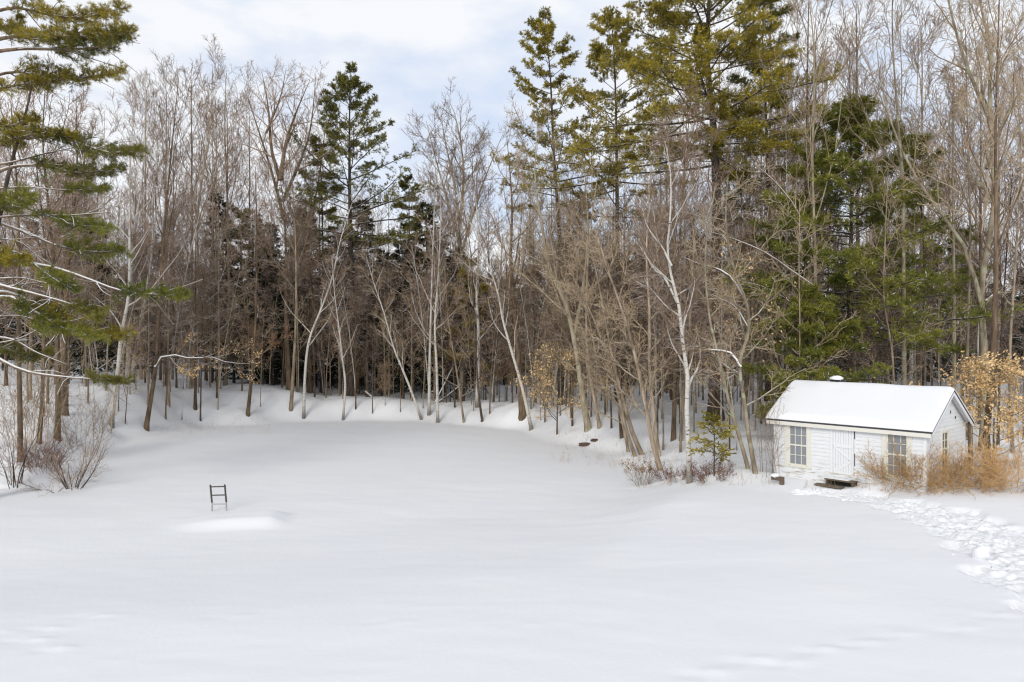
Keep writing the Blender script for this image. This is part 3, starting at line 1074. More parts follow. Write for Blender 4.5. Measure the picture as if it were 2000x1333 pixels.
brace(d0 + .08, e0 + .95, d1 - .09, e0 + .56)
brace(d1 - .09, e0 + .54, d0 + .08, e0 + .15)
link("brace", g.mesh("brace", False), door)
g = Geo()
g.box((d0 - .055, -.034, e0), (d0 + .03, .0, EAVE - .02), white)
g.box((d1 - .02, -.030, e0), (d1 + .035, .0, EAVE - .02), white)
link("door_frame", g.mesh("door_frame", False), shed)
g = Geo()
g.box((d1 - .012, -.040, 1.72), (d1 + .012, -.031, 2.12), iron)
link("strap", g.mesh("strap", False), door)
g = Geo()
g.box((d1 - .010, -.040, .85), (d1 + .010, -.031, 1.25), iron)
link("strap", g.mesh("strap", False), door)
for yy, zz in ((2.05, 2.62), (2.50, 2.42)):              # two little holes in the gable
    g = Geo()
    g.box((SL + .012, yy - .03, zz - .05), (SL + .026, yy + .03, zz + .05), iron)
    link("vent_hole", g.mesh("vent_hole", False), shed)

# steps, the rail by the left corner, a post at the rear corner
c, s_ = math.cos(SANG), math.sin(SANG)


def shed_pt(x, y):
    return S0[0] + x * c - y * s_, S0[1] + x * s_ + y * c


x, y = shed_pt(2.42, -.02)
st = thing("wooden_steps", "dark wooden doorstep boards half buried in snow below the shed's door", "steps", (x, y, SBASE), SANG)
g = Geo()
g.box((-.47, -.34, .34), (.50, -.05, .385), wood)
parts_ = [("tread", g)]
g2 = Geo()
g2.box((-.66, -.66, .17), (.22, -.38, .215), wood)
g3 = Geo()
g3.box((-.44, -.31, -.2), (-.38, -.06, .34), wood)
g3.box((.40, -.31, -.2), (.46, -.06, .34), wood)
g3.box((-.46, -.10, -.1), (.48, -.062, .338), iron)
g3.box((-.60, -.44, -.2), (.16, -.40, .168), iron)
g4 = Geo()
g4.box((-.46, -.30, .385), (.30, -.08, .41), M['roof_snow'])
for nm, gg in (("tread", g), ("tread", g2), ("stringer", g3), ("snow_layer", g4)):
    link(nm, gg.mesh(nm, False), st)

b = ground_at(1525, 946)
rl = thing("rail_end", "short snow-capped wooden post and rail by the shed's left corner", "rail", (b[0], b[1] - .1, b[2]), SANG)
g = Geo()
g.box((-.06, -.06, -.3), (.06, .06, .24), wood)
link("post", g.mesh("post", False), rl)
g = Geo()
g.box((-.36, -.05, .11), (-.061, .05, .24), wood)
link("rail", g.mesh("rail", False), rl)
lg = lump_geo(.15, 8, M['roof_snow'], .45)
g = Geo()
g.add(lg.V[0] + np.array([-.22, 0, .27]), lg.Fs[0], M['roof_snow'])
link("snow_cap", g.mesh("snow_cap"), rl)

x, y = shed_pt(SL + .02, SD + .14)
x, y = shed_pt(SL + .16, SD + .10)
po = thing("wooden_post", "weathered brown post standing at the shed's rear right corner", "post", (x, y, gz(x, y)))
g = Geo()
P = straight_line(1.98, -.01, .004, 9)
g.tubes(P[None], np.full((1, 9), .07), 8, wood)
link("shaft", g.mesh("shaft"), po)

# ------------------------------------------------------------------ the ladder on the dock
b = ground_at(428, 999)
ld = thing("swim_ladder", "metal swim ladder standing upright in the snow on the frozen pond", "ladder", tuple(b), .12)
bronze = plain_mat("brown_tape", (0.055, 0.043, 0.036), .6)
steel = plain_mat("grey_aluminium", (0.42, 0.42, 0.43), .45, .6, .15)
dd = b[1] / F
wl, hl = 27 * dd, 52 * dd
for sgn in (-1, 1):
    xt = sgn * wl / 2 - .05
    g = Geo()
    P = np.array([(sgn * wl / 2 + .01, 0, -.3), (sgn * wl / 2, 0, hl * .33), (xt + .01, -.03, hl * .97), (xt, -.03, hl)])
    g.tubes(P[None, :2], np.full((1, 2), .024), 10, steel)
    g.tubes(P[None, 1:], np.array([[.030, .030, .020]]), 10, bronze)
    link("rail", g.mesh("rail"), ld)
for f_, m_ in ((.26, steel), (.60, bronze), (.92, bronze)):
    g = Geo()
    ox = -.05 * f_
    g.tubes(np.array([[(-wl / 2 + ox, -.03 * f_, hl * f_), (wl / 2 + ox, -.03 * f_, hl * f_)]]), np.full((1, 2), .021), 8, m_)
    link("rung", g.mesh("rung"), ld)


# ------------------------------------------------------------------ trees with a place of their own in the photograph
TAKEN = []                                              # (x, y) of trunks already standing


def stand(path, d=None, name=None):
    """Base point on the ground and the trunk line relative to it, from photo pixels."""
    if d is None:
        b = ground_at(*path[0])
        d = b[1]
    else:
        x = (path[0][0] - CX) * d / F
        b = np.array([x, d, gz(x, d)])
    pts = np.array([at(px, py, d) for px, py in path]) - b
    pts[0] = (0, 0, 0)
    if pts[1][2] < .3:
        pts = np.delete(pts, 1, 0)
    pts[1:, 1] += rng.normal(0, .02, len(pts) - 1) * pts[1:, 2]
    low = pts[0] - np.array([pts[1][0] * .02, 0, .5])
    line = catmull(np.vstack([low, pts]), 22)
    TAKEN.append((b[0], b[1]))
    return b, d, line


def hero(label, path, d, wpx, style, bark, twig, limbs=(), name="bare_tree", cat="tree", mul=1.0, limbmat=None, group=None, top=.016, leaves=None, exmat=None):
    b, d, line = stand(path, d)
    r0 = wpx * .86 * d / F / 2
    extra = [([at(px, py, d) - b + np.array([0, k * .25, 0]) for k, (px, py) in enumerate(pp)], w * d / F / 2) for pp, w in limbs]
    gt, gc, P3 = bare_geo(line, r0, style, bark, twig, limbmat, min(top, r0 * .4), mul, 9, extra or None, exmat)
    t = thing(name, label, cat, tuple(b), 0, group)
    gl = None
    if leaves:
        gl = Geo()
        n, mat, size, zlo, zhi = leaves
        P = P3.reshape(-1, 3)
        P = P[(P[:, 2] > zlo) & (P[:, 2] < zhi)]
        if len(P):
            P = P[rng.integers(0, len(P), n)] + rng.normal(0, .05, (n, 3))
            gl.blades(P, np.tile(np.array([[0, 0, -.5]]), (n, 1)), size, size * .5, 1, 1.0, mat)
    parts(t, ("trunk", gt), ("crown", gc), ("leaves", gl))
    return t


m = M
# --- left side
hero("birch with a dark wet foot, first trunk right of the left bank's shrubs", [(217, 836), (233, 718), (239, 656), (256, 574), (254, 450), (262, 300), (268, 170)], None, 11, 'birch', m['birch'], m['twig'], name="birch_tree")
hero("white birch trunk standing straight behind the dark-footed birch", [(248, 768), (250, 700), (256, 615), (262, 480), (275, 330), (285, 130)], 47, 11, 'birch', m['birch'], m['twig'], name="birch_tree")
hero("thick crooked white birch leaning right beside the straight birch", [(256, 775), (265, 690), (276, 628), (292, 500), (300, 380), (318, 230)], 49, 10, 'birch', m['birch'], m['twig'], name="birch_tree")
hero("brown bare tree leaning right with tan beech leaves at its foot on the left bank", [(285, 840), (303, 718), (309, 615), (330, 430), (352, 150)], None, 11, 'tall', m['brown'], m['twig'], limbs=[([(303, 718), (309, 700), (340, 695), (365, 703), (395, 698), (430, 710), (470, 712)], 7), ([(330, 698), (345, 718), (370, 727)], 5)], exmat=m['snowy'], leaves=(700, m['beech'], .11, 2, 7))
hero("tall grey tree left of the spreading oak, slightly bent", [(378, 800), (385, 600), (395, 420), (412, 260), (410, 125)], 55, 12, 'tall', m['grey'], m['twig'])
hero("slim grey tree with upswept branches just left of the oak", [(440, 790), (448, 600), (440, 400), (445, 250), (438, 140)], 56, 9, 'tall', m['grey'], m['twig'])
hero("bare oak with forked spreading limbs left of the tall centre pine", [(565, 796), (560, 640), (557, 500), (552, 400), (546, 350)], 54.5, 15, 'oak', m['brown'], m['twig'],
     [([(555, 430), (530, 340), (500, 250), (470, 165)], 7), ([(547, 352), (528, 290), (520, 210), (505, 135)], 8), ([(548, 352), (556, 280), (575, 215), (600, 150)], 9),
      ([(552, 395), (590, 300), (604, 240), (612, 140)], 7), ([(520, 260), (545, 190), (555, 128)], 5)], mul=1.35)
hero("dark bare tree standing right behind the forked oak", [(606, 785), (603, 600), (608, 430), (628, 330), (640, 220)], 58, 12, 'tall', m['brown'], m['twig'])
hero("young tree with rusty leaves at its foot, at the pond edge before the dark hemlocks", [(484, 814), (490, 750), (497, 640), (500, 480), (505, 330)], None, 9, 'sapling', m['brown'], m['twig'], leaves=(600, m['rust'], .11, 1, 6))
hero("twin grey trunk rising at the pond edge left of the leaning white birch", [(568, 802), (572, 740), (580, 600), (575, 420), (566, 280)], None, 9, 'tall', m['grey'], m['twig'])
hero("stout brown trunk on the left bank behind the shrubs, third from the left edge", [(112, 862), (112, 700), (108, 500), (100, 300), (96, 180)], None, 14, 'tall', m['brown'], m['twig'])
hero("brown trunk bending slightly left on the bank above the red-brown bush", [(76, 868), (82, 780), (86, 640), (80, 480), (70, 320)], None, 11, 'maple', m['brown'], m['twig'])
hero("broad brown trunk highest on the left bank behind the pale shrub", [(126, 812), (125, 700), (130, 520), (140, 330), (150, 210)], None, 17, 'maple', m['brown'], m['twig'])
hero("brown trunk nearest the left edge of the bank among pale shrub twigs", [(40, 905), (42, 800), (38, 640), (30, 420), (26, 200)], None, 13, 'tall', m['brown'], m['twig'])
# --- centre: thin white birches at the pond's far edge
hero("thin white birch leaning right at the far pond edge", [(593, 817), (597, 720), (606, 660), (627, 600), (648, 540), (666, 468), (690, 380)], None, 8, 'birch', m['birch'], m['twig'], name="birch_tree", mul=.7)
hero("thin white birch bowed left just right of the leaning birch", [(670, 822), (674, 750), (670, 705), (663, 645), (656, 580), (648, 500)], None, 6.5, 'birch', m['birch'], m['twig'], name="birch_tree", mul=.6)
hero("thin pale birch leaning hard left at the far pond edge", [(823, 821), (804, 765), (786, 720), (768, 678), (750, 612), (732, 560), (715, 500)], None, 7, 'birch', m['birch'], m['twig_tan'], name="birch_tree", mul=.7)
hero("straight grey-white birch right of the hard-leaning birch", [(838, 812), (840, 690), (843, 570), (848, 430), (850, 300)], None, 8, 'birch', m['birch'], m['twig'], name="birch_tree")
hero("pale birch with a dark foot nearest the water's far edge, centre", [(855, 826), (853, 720), (850, 630), (858, 500), (862, 340)], None, 8, 'birch', m['birch'], m['twig'], name="birch_tree")
hero("bent grey sapling right of the pale dark-footed birch", [(906, 828), (891, 720), (876, 630), (868, 520)], None, 6, 'sapling', m['grey'], m['twig_tan'], mul=.7)
hero("bright white upright birch with a flared foot, centre right of the pond's far end", [(932, 797), (935, 660), (931, 576), (935, 470), (925, 340)], None, 11, 'birch', m['birch'], m['twig'], name="birch_tree")
hero("thin dark trunk leaning across the bright white birch", [(942, 826), (934, 760), (927, 640), (920, 500), (905, 400)], None, 6, 'sapling', m['dark'], m['twig'], mul=.7)
hero("tall bare grey tree with a wide fan of upswept limbs right of the centre pine", [(900, 800), (905, 620), (900, 480), (890, 380), (880, 300)], 57, 13, 'oak', m['lichen'], m['twig'],
     [([(900, 480), (870, 380), (845, 290), (830, 230)], 7), ([(898, 440), (905, 330), (890, 230), (875, 190)], 7), ([(900, 500), (935, 380), (965, 300), (985, 250)], 6), ([(892, 380), (868, 270), (860, 215)], 5)], mul=1.3)
# --- right of centre
hero("white birch leaning left from the pond's right bank by the tan beech", [(1038, 840), (1021, 762), (1001, 692), (982, 625), (974, 579), (958, 528), (925, 450), (890, 370)], None, 9, 'birch', m['birch'], m['twig_tan'], name="birch_tree")
hero("slender pale tree bowed right behind the tan young beech", [(1078, 800), (1085, 740), (1091, 684), (1103, 606), (1105, 540)], 50, 8, 'birch', m['birch'], m['twig_tan'], name="birch_tree")
hero("thick old lichen-grey tree with a brown foot leaning left over the bank", [(1149, 842), (1138, 775), (1124, 680), (1106, 598), (1075, 528), (1058, 440), (1045, 350), (1050, 240)], None, 16, 'maple', m['lichen'], m['twig_tan'],
     [([(1108, 600), (1085, 540), (1050, 505), (1020, 495)], 8), ([(1120, 660), (1140, 560), (1150, 450), (1145, 330)], 9)])
hero("bare tree with a stout brown foot at the left end of the right bank", [(1021, 819), (1015, 740), (1008, 640), (998, 520), (1000, 400), (990, 270)], None, 17, 'maple', m['brown'], m['twig_tan'])
hero("leaning stem, dark and curved at its foot, right above the dry hydrangea", [(1290, 920), (1274, 864), (1263, 801), (1247, 723), (1224, 637), (1190, 540), (1160, 440)], None, 13, 'sapling', m['grey'], m['twig_tan'], mul=1.2)
hero("straight grey stem rising right beside the curved leaning sapling", [(1286, 893), (1275, 800), (1268, 723), (1267, 606), (1263, 489), (1268, 330)], None, 12, 'sapling', m['grey'], m['twig_tan'], mul=1.1)
hero("curved leaning stem, thickest of the cluster left of the hydrangea's saplings", [(1253, 890), (1235, 845), (1222, 800), (1205, 740), (1189, 664), (1170, 560), (1140, 430)], None, 12, 'sapling', m['grey'], m['twig_tan'], mul=1.2)
hero("middle stem of the leaning cluster on the right bank", [(1240, 893), (1225, 845), (1208, 775), (1185, 690), (1150, 600), (1100, 500)], None, 9, 'sapling', m['grey'], m['twig_tan'])
hero("leftmost slim stem of the leaning cluster on the right bank", [(1227, 884), (1220, 845), (1206, 790), (1180, 760), (1165, 700), (1150, 620), (1120, 540)], None, 8, 'sapling', m['grey'], m['twig_tan'])
hero("upright dark stem behind the leaning cluster", [(1214, 856), (1210, 790), (1213, 690), (1220, 560), (1215, 420)], None, 9, 'sapling', m['brown'], m['twig_tan'])
hero("slender grey stem with a bent foot left of the leaning cluster", [(1171, 839), (1163, 790), (1150, 720), (1145, 620), (1150, 480), (1170, 320)], None, 9, 'sapling', m['grey'], m['twig_tan'])
hero("big white birch with black scars standing alone between the red-brown shrubs", [(1347, 944), (1345, 879), (1341, 782), (1341, 743), (1333, 664), (1323, 598), (1315, 536), (1308, 481), (1305, 430), (1303, 350), (1296, 280)], None, 14, 'birch', m['birch'], m['twig'],
     [([(1343, 770), (1352, 745), (1372, 715), (1378, 680), (1374, 640)], 6), ([(1312, 520), (1295, 480), (1270, 440), (1262, 400)], 5), ([(1322, 590), (1300, 540), (1280, 520), (1255, 460)], 5)], name="birch_tree", mul=1.2)
hero("crooked grey tree with snow-laden elbow branches left of the shed", [(1475, 925), (1462, 850), (1452, 780), (1446, 730), (1448, 690), (1462, 645), (1456, 590), (1440, 540), (1420, 440), (1424, 340)], None, 12, 'spread', m['lichen'], m['twig_tan'],
     [([(1446, 718), (1430, 690), (1400, 685), (1370, 678), (1338, 671)], 8), ([(1455, 590), (1430, 540), (1400, 520), (1375, 512), (1350, 497)], 8), ([(1460, 640), (1440, 600), (1410, 580), (1400, 572)], 5)], mul=.8, exmat=m['snowy'])
hero("grey trunk leaning left in front of the crooked snow-laden tree by the shed", [(1461, 917), (1440, 840), (1420, 770), (1405, 700), (1385, 620), (1378, 500), (1390, 380)], None, 10, 'sapling', m['lichen'], m['twig_tan'])
hero("brown upright trunk in the snow behind the big white birch", [(1315, 861), (1318, 780), (1320, 700), (1325, 560), (1330, 380), (1350, 200)], None, 12, 'tall', m['brown'], m['twig'])
hero("pale brown twin trunk right behind the brown upright trunk", [(1330, 862), (1333, 790), (1345, 640), (1355, 460), (1372, 250)], None, 9, 'tall', m['grey'], m['twig'])
# --- above and right of the shed
hero("tall pale straight tree rising directly behind the shed's ridge", [(1767, 800), (1767, 700), (1767, 559), (1762, 355), (1752, 227), (1745, 60), (1740, -60)], 33, 13, 'tall', m['lichen'], m['twig_tan'])
hero("biggest pale lichen-spotted tree above the shed's right gable, with one long limb", [(1920, 830), (1922, 738), (1925, 559), (1930, 406), (1925, 202), (1928, 100), (1924, -60), (1930, -260)], 31, 19, 'tall', m['lichen'], m['twig_tan'],
     [([(1924, 620), (1890, 480), (1834, 390), (1788, 304), (1750, 180), (1740, 60)], 9), ([(1925, 590), (1960, 570), (1985, 590), (2020, 610)], 7), ([(1928, 330), (1970, 230), (2020, 150), (2060, 60)], 9), ([(1926, 220), (1890, 110), (1868, 0), (1850, -120)], 8)], mul=1.2)
hero("pale tree behind the dense low pine with long snow-lined branches reaching left", [(1594, 790), (1594, 656), (1591, 508), (1589, 304), (1584, 100), (1580, -80)], 34, 11, 'tall', m['lichen'], m['twig_tan'],
     [([(1590, 560), (1545, 525), (1500, 490), (1440, 462), (1395, 446)], 6), ([(1590, 500), (1560, 410), (1520, 350), (1480, 310)], 6), ([(1592, 660), (1560, 600), (1500, 560), (1450, 545)], 5)], mul=.9, exmat=m['snowy'])
hero("slim straight trunk between the two tall pale trees behind the shed", [(1892, 820), (1893, 700), (1895, 457), (1890, 250), (1880, 60)], 33, 9, 'tall', m['grey'], m['twig_tan'])
hero("thin bent tree just left of the tall pale tree behind the ridge", [(1748, 800), (1745, 700), (1727, 585), (1720, 480), (1730, 330)], 32, 6, 'sapling', m['grey'], m['twig_tan'])
hero("small white birch trunk showing beside the low pine left of the shed roof", [(1527, 830), (1527, 738), (1530, 600), (1535, 457), (1540, 250)], 38, 9, 'birch', m['birch'], m['twig'], name="birch_tree")
hero("thin tree at the right edge with a long snow-lined branch", [(1978, 860), (1975, 700), (1985, 500), (1975, 300), (1990, 80)], 30, 8, 'tall', m['grey'], m['twig_tan'])
hero("dark stout trunk beside the golden beech right of the shed", [(1930, 925), (1926, 860), (1938, 700), (1945, 500), (1950, 250), (1960, -20)], 26.5, 17, 'tall', m['brown'], m['twig_tan'])

# --- white pines
def pine(label, path, d, wpx, needle, twigs=None, name="pine_tree", bark=None, **kw):
    b, d, line = stand(path, d)
    gt, gc = pine_geo(line, wpx * d / F / 2, kw.pop('crown0'), kw.pop('top_len'), kw.pop('low_len'), kw.pop('boughs'), needle, bark or m['dark'], **kw)
    t = thing(name, label, "pine", tuple(b), rng.uniform(-.2, .2))
    parts(t, ("trunk", gt), ("crown", gc))
    return t


pine("tall pine with an open tapering crown standing alone against the sky, centre", [(686, 800), (686, 600), (686, 400), (684, 240), (683, 140)], 56, 17, m['pine_deep'],
     crown0=.46, top_len=.6, low_len=5.2, boughs=58, elev=(4, 46), tuft=.17, width=.030, dead=22, sec=8, ter=4, gap=.15)
pine("slender pine leaning slightly left, first of the three tall pines right of centre", [(1096, 810), (1095, 500), (1083, 300), (1075, 150), (1069, 22)], 50, 14, m['pine'],
     crown0=.48, top_len=.6, low_len=4.0, boughs=50, elev=(4, 44), tuft=.16, width=.028, dead=12, sec=8, ter=4, gap=.2)
pine("dark-topped pine between the slender pine and the biggest pine", [(1208, 810), (1206, 450), (1204, 250), (1200, 120), (1195, 35)], 47, 15, m['pine'],
     crown0=.48, top_len=.7, low_len=4.2, boughs=52, elev=(0, 42), tuft=.16, width=.028, dead=14, sec=9, ter=4)
pine("biggest pine, thick brown trunk and yellow-green crown running out of the top", [(1397, 832), (1400, 600), (1395, 400), (1390, 250), (1385, 100), (1382, -80), (1380, -240)], 40, 31, m['pine'],
     crown0=.47, top_len=2.2, low_len=5.0, boughs=100, elev=(-6, 32), tuft=.16, width=.028, dead=10, sec=14, ter=6, gap=.12, wind=(-.14, -.08))
pine("dim sparse pine close behind the biggest pine's right side", [(1500, 810), (1500, 450), (1497, 250), (1495, 60), (1490, -40)], 49, 13, m['pine_deep'],
     crown0=.38, top_len=.7, low_len=3.6, boughs=52, elev=(-8, 30), tuft=.19, width=.032, dead=14, sec=8, ter=4, gap=.25)
pine("dense dark green pine in the woods behind the shed roof", [(1662, 800), (1660, 600), (1660, 450), (1665, 300), (1668, 215)], 35.5, 13, m['pine_green'],
     crown0=.30, top_len=.7, low_len=4.9, boughs=84, elev=(-12, 30), tuft=.17, width=.03, dead=26, sec=11, ter=5, gap=.12, wind=(-.1, -.1))
pine("smaller green pine leaning out right of the dense dark pine", [(1805, 800), (1803, 600), (1795, 450), (1785, 330), (1780, 260)], 43, 10, m['pine_green'],
     crown0=.42, top_len=.5, low_len=2.6, boughs=34, elev=(-8, 35), tuft=.17, width=.03, dead=14, sec=8, ter=4, gap=.25)
pine("low bushy pine with boughs sweeping down to the shed's left roof end", [(1572, 800), (1574, 740), (1577, 660), (1580, 585)], 32.5, 9, m['pine_green'],
     crown0=.25, top_len=.6, low_len=2.6, boughs=42, elev=(-8, 22), tuft=.14, width=.024, dead=0, sec=10, ter=5, gap=.1)
pine("spindly pine poking up between the centre pine and the fan-limbed tree", [(800, 790), (802, 600), (800, 450), (798, 350)], 64, 8, m['pine_deep'],
     crown0=.55, top_len=.5, low_len=2.2, boughs=24, elev=(-4, 40), tuft=.2, width=.036, dead=8, sec=7, ter=3, gap=.3)
pine("narrow half-dead pine close on the left of the tall centre pine", [(628, 800), (630, 600), (627, 400), (624, 270)], 60, 8, m['pine_deep'],
     crown0=.50, top_len=.5, low_len=2.4, boughs=26, elev=(-4, 35), tuft=.2, width=.036, dead=14, sec=7, ter=3, gap=.3)
pine("small yellowish pine beside the bright white birch at the far bank", [(905, 800), (910, 700), (915, 600), (918, 520)], 56, 7, m['pine'],
     crown0=.3, top_len=.5, low_len=1.7, boughs=24, elev=(-8, 25), tuft=.2, width=.034, dead=8, sec=7, ter=4, gap=.3)
pine("young pine with thin upright top far behind the oak", [(470, 780), (470, 600), (472, 480), (470, 410)], 68, 7, m['pine_deep'],
     crown0=.35, top_len=.5, low_len=2.6, boughs=30, elev=(-6, 30), tuft=.22, width=.04, dead=8, sec=7, ter=3, gap=.2)

# --- the near pine whose boughs reach in from the left edge
def bough_pine():
    d = 26.0
    x = (-40 - CX) * d / F
    b = np.array([x, d, gz(x, d)])
    TAKEN.append((x, d))
    t = thing("pine_tree", "near pine at the left edge with long snow-lined boughs reaching over the bank", "pine", tuple(b))
    gt, gc = Geo(), Geo()
    gb = gt
    trunk = catmull([(0, 0, -.5), (0, 0, 3), (.1, 0, 8), (-.1, .1, 14), (0, 0, 20)], 22)
    gt.tubes(trunk[None], trunk_radii(22, .30, .06)[None], 10, m['dark'])
    leader = [at(-30, 560, d) - b, at(4, 400, d) - b, at(22, 320, d) - b, at(52, 215, d) - b, at(62, 165, d) - b]
    gt.tubes(catmull(leader, 12)[None], np.linspace(.11, .03, 12)[None], 8, m['dark'])
    B = [([(-40, 30), (30, 15), (90, 28), (160, 35), (232, 18)], .40, m['pine']), ([(-40, 85), (20, 72), (90, 70), (160, 72), (250, 62)], .30, m['pine']),
         ([(-40, 105), (40, 95), (120, 97), (190, 92), (240, 70)], .5, m['pine_deep']), ([(-40, 155), (30, 140), (80, 150), (160, 152), (236, 140)], .25, m['pine']),
         ([(-40, 185), (40, 165), (90, 165), (130, 150)], .2, m['pine']), ([(-40, 280), (40, 270), (110, 268), (160, 282), (210, 298), (275, 296)], .45, m['pine_deep']),
         ([(-40, 300), (30, 272), (80, 262), (140, 268)], .2, m['pine']), ([(-40, 325), (20, 318), (80, 302), (140, 290)], .9, m['pine_deep']),
         ([(-30, 345), (30, 325), (90, 325), (150, 338), (232, 330)], .45, m['pine_deep']), ([(-40, 400), (0, 395), (40, 402), (90, 420), (140, 438), (205, 445)], .62, m['pine_green']),
         ([(-40, 420), (10, 440), (60, 458), (110, 480), (180, 492), (238, 490)], .62, m['pine_green']), ([(-40, 520), (30, 515), (100, 522), (170, 545), (240, 570), (300, 575), (360, 578)], .70, m['pine_green']),
         ([(-40, 545), (10, 560), (70, 575), (140, 595), (200, 622)], .75, m['pine_deep']), ([(-40, 570), (20, 572), (60, 590), (110, 620), (170, 650), (245, 658)], .45, m['pine']),
         ([(-40, 590), (20, 580), (70, 610), (120, 640), (190, 660)], .4, m['pine_green']), ([(-40, 660), (20, 662), (70, 688), (130, 712)], .95, m['pine_deep']),
         ([(-40, 690), (10, 680), (50, 700), (90, 690)], .3, m['pine_deep']), ([(-40, 40), (0, 50), (25, 60), (40, 40)], .2, m['pine']),
         ([(-40, 240), (0, 248), (40, 240), (70, 232)], .3, m['pine']), ([(-40, 400), (0, 402), (30, 396), (50, 388)], .2, m['pine_green']), ([(-40, 505), (0, 510), (25, 512), (35, 508)], .2, m['pine']),
         ([(-40, 680), (40, 722), (110, 735), (200, 742), (240, 745)], .75, m['pine_deep'])]
    for y0 in (372, 428, 470, 492, 548, 566, 622, 676):
        w, dy = rng.uniform(90, 270), rng.uniform(-60, 90)
        B.append(([(-40, y0), (w * .25, y0 + dy * .1 - 6), (w * .6, y0 + dy * .5), (w, y0 + dy)], .95 if rng.uniform() < .55 else .72, m['pine_green']))
    for k, (px, t0, mat) in enumerate(B):
        dz = rng.uniform(-2.2, 1.2)
        pts = []
        for j, (a, c) in enumerate(px):
            pts.append(at(a, c, d + dz * j / (len(px) - 1)) - b)
        P = catmull(pts, 12)
        start = np.array([0, 0, P[0][2] - .4])
        P = np.vstack([start, P])[None]
        L = np.linalg.norm(np.diff(P[0], axis=0), axis=1).sum()
        R = np.linspace(.02 + (.011 if k < 22 else .005) * L, .012, 13)[None]
        gb.tubes(P, R, 7, m['snowy'])
        Pd, Rd = spawn(P, R, 5, .3, .95, 40, 12, .3, 6, .1, 0, .6, .009, .7, .4)
        gb.tubes(Pd, Rd, 4, m['snowy'])
        if t0 < .9:
            # thick flat sprays along the outer part
            i0 = int(t0 * 12)
            Q = P[:, i0:]
            QR = R[:, i0:]
            ql = np.linalg.norm(np.diff(Q[0], axis=0), axis=1).sum()
            P2, R2 = spawn(Q, QR, max(12, int(ql * 10)), .02, 1.0, 50, 14, .30 * min(1, 2.2 / ql), 4, .1, .03, .5, .006, .88, .5, lmin=.28)
            gb.tubes(P2, R2, 3, m['dark'])
            P3, R3 = spawn(P2, R2, 5, .1, 1.0, 44, 14, .5, 3, .12, .05, .6, .005, .6, .4, lmin=.16)
            gb.tubes(P3, R3, 3, m['dark'])
            pts = np.concatenate([P3[:, j] for j in (1, 2, 3)] + [P2[:, j] for j in (2, 3, 4)])
            dr = unit(np.concatenate([P3[:, -1] - P3[:, 0]] * 3 + [P2[:, -1] - P2[:, 0]] * 3)) * .8 + np.array([0, 0, .3])
            gc.blades(pts + rng.normal(0, .03, pts.shape), dr, .16, .0125, 15, .8, mat)
    parts(t, ("trunk", gt), ("crown", gc))


bough_pine()


# ------------------------------------------------------------------ the woods: repeats of a few kinds, each tree a thing of its own
SKY_X = [-300, 0, 90, 250, 330, 400, 560, 640, 700, 770, 850, 960, 1100, 1250, 1400, 1500, 2000, 2400]
SKY_Y = [60, 60, 90, 110, 150, 160, 190, 250, 330, 350, 270, 290, 250, 180, 60, -20, -60, 0]
wr = np.random.default_rng(21)


def side_of(px):
    return ("on the left bank", "beyond the pond's far end", "on the slope right of the pond", "in the woods behind the shed")[int(np.searchsorted([380, 1000, 1480], px))]


def free_spot(x0, x1, y0, y1, gap, smin=1.8, low=False, smax=99):
    for _ in range(400):
        y = wr.uniform(y0, y1)
        x = wr.uniform(x0, x1)
        if abs(x) > .76 * y + 5:
            continue
        if not smin < float(shore(np.array([x]), np.array([y]))[0]) < smax:
            continue
        r = x / y
        if .05 < r < .30 and y < 33 or r >= .30 and y < 31.5:
            continue
        if x < -12 and y < 33 and r > -.72:
            continue
        if not low and .06 < r < .40 and y < 46:           # nothing tall in front of the big pines
            continue
        if not low and -.29 < r < -.17 and y < 58:
            continue
        if math.hypot(x - 13.5, y - 26.5) < 3.8:
            continue
        if all((x - a) ** 2 + (y - c) ** 2 > gap ** 2 for a, c in TAKEN):
            TAKEN.append((x, y))
            return x, y
    return None


def woods(kind, protos, n, box, gap, height, label, group, name, cat="tree", smin=1.8, smax=99):
    """protos: list of (parts builder, its own height); height(px, d, z) gives the height wanted."""
    made = []
    for i in range(n):
        sp = free_spot(*box, gap, smin, kind in ('sapling', 'beech', 'hemlock'), smax)
        if sp is None:
            break
        x, y = sp
        z = gz(x, y)
        px = CX + x / y * F
        H = height(px, y, z)
        k = i % len(protos)
        lab = label + " " + side_of(px)
        if i < len(protos):
            build, H0 = protos[k]
            t = thing(name, lab, cat, (x, y, z), wr.uniform(0, 6.28), group)
            parts(t, *build())
            made.append(t)
        else:
            H0 = protos[k][1]
            t = copy_thing(made[k], (x, y, z), wr.uniform(0, 6.28), (1, 1, 1), lab, group)
        f = H / H0
        w = f * wr.uniform(.9, 1.1)
        t.scale = (w, w, f)
    return made


def skyline(lo, hi):
    def h(px, d, z):
        top = CZ + (HOR - np.interp(px, SKY_X, SKY_Y)) * d / F
        return max(6.0, (top - z)) * wr.uniform(lo, hi)
    return h


def bare(H, style, bark, twig, r0, limb=None, mul=1.0, lean=.0):
    def build():
        gt, gc, _ = bare_geo(straight_line(H, lean), r0, style, m[bark], m[twig], m[limb] if limb else None, .015, mul, 7)
        return ("trunk", gt), ("crown", gc)
    return build, H


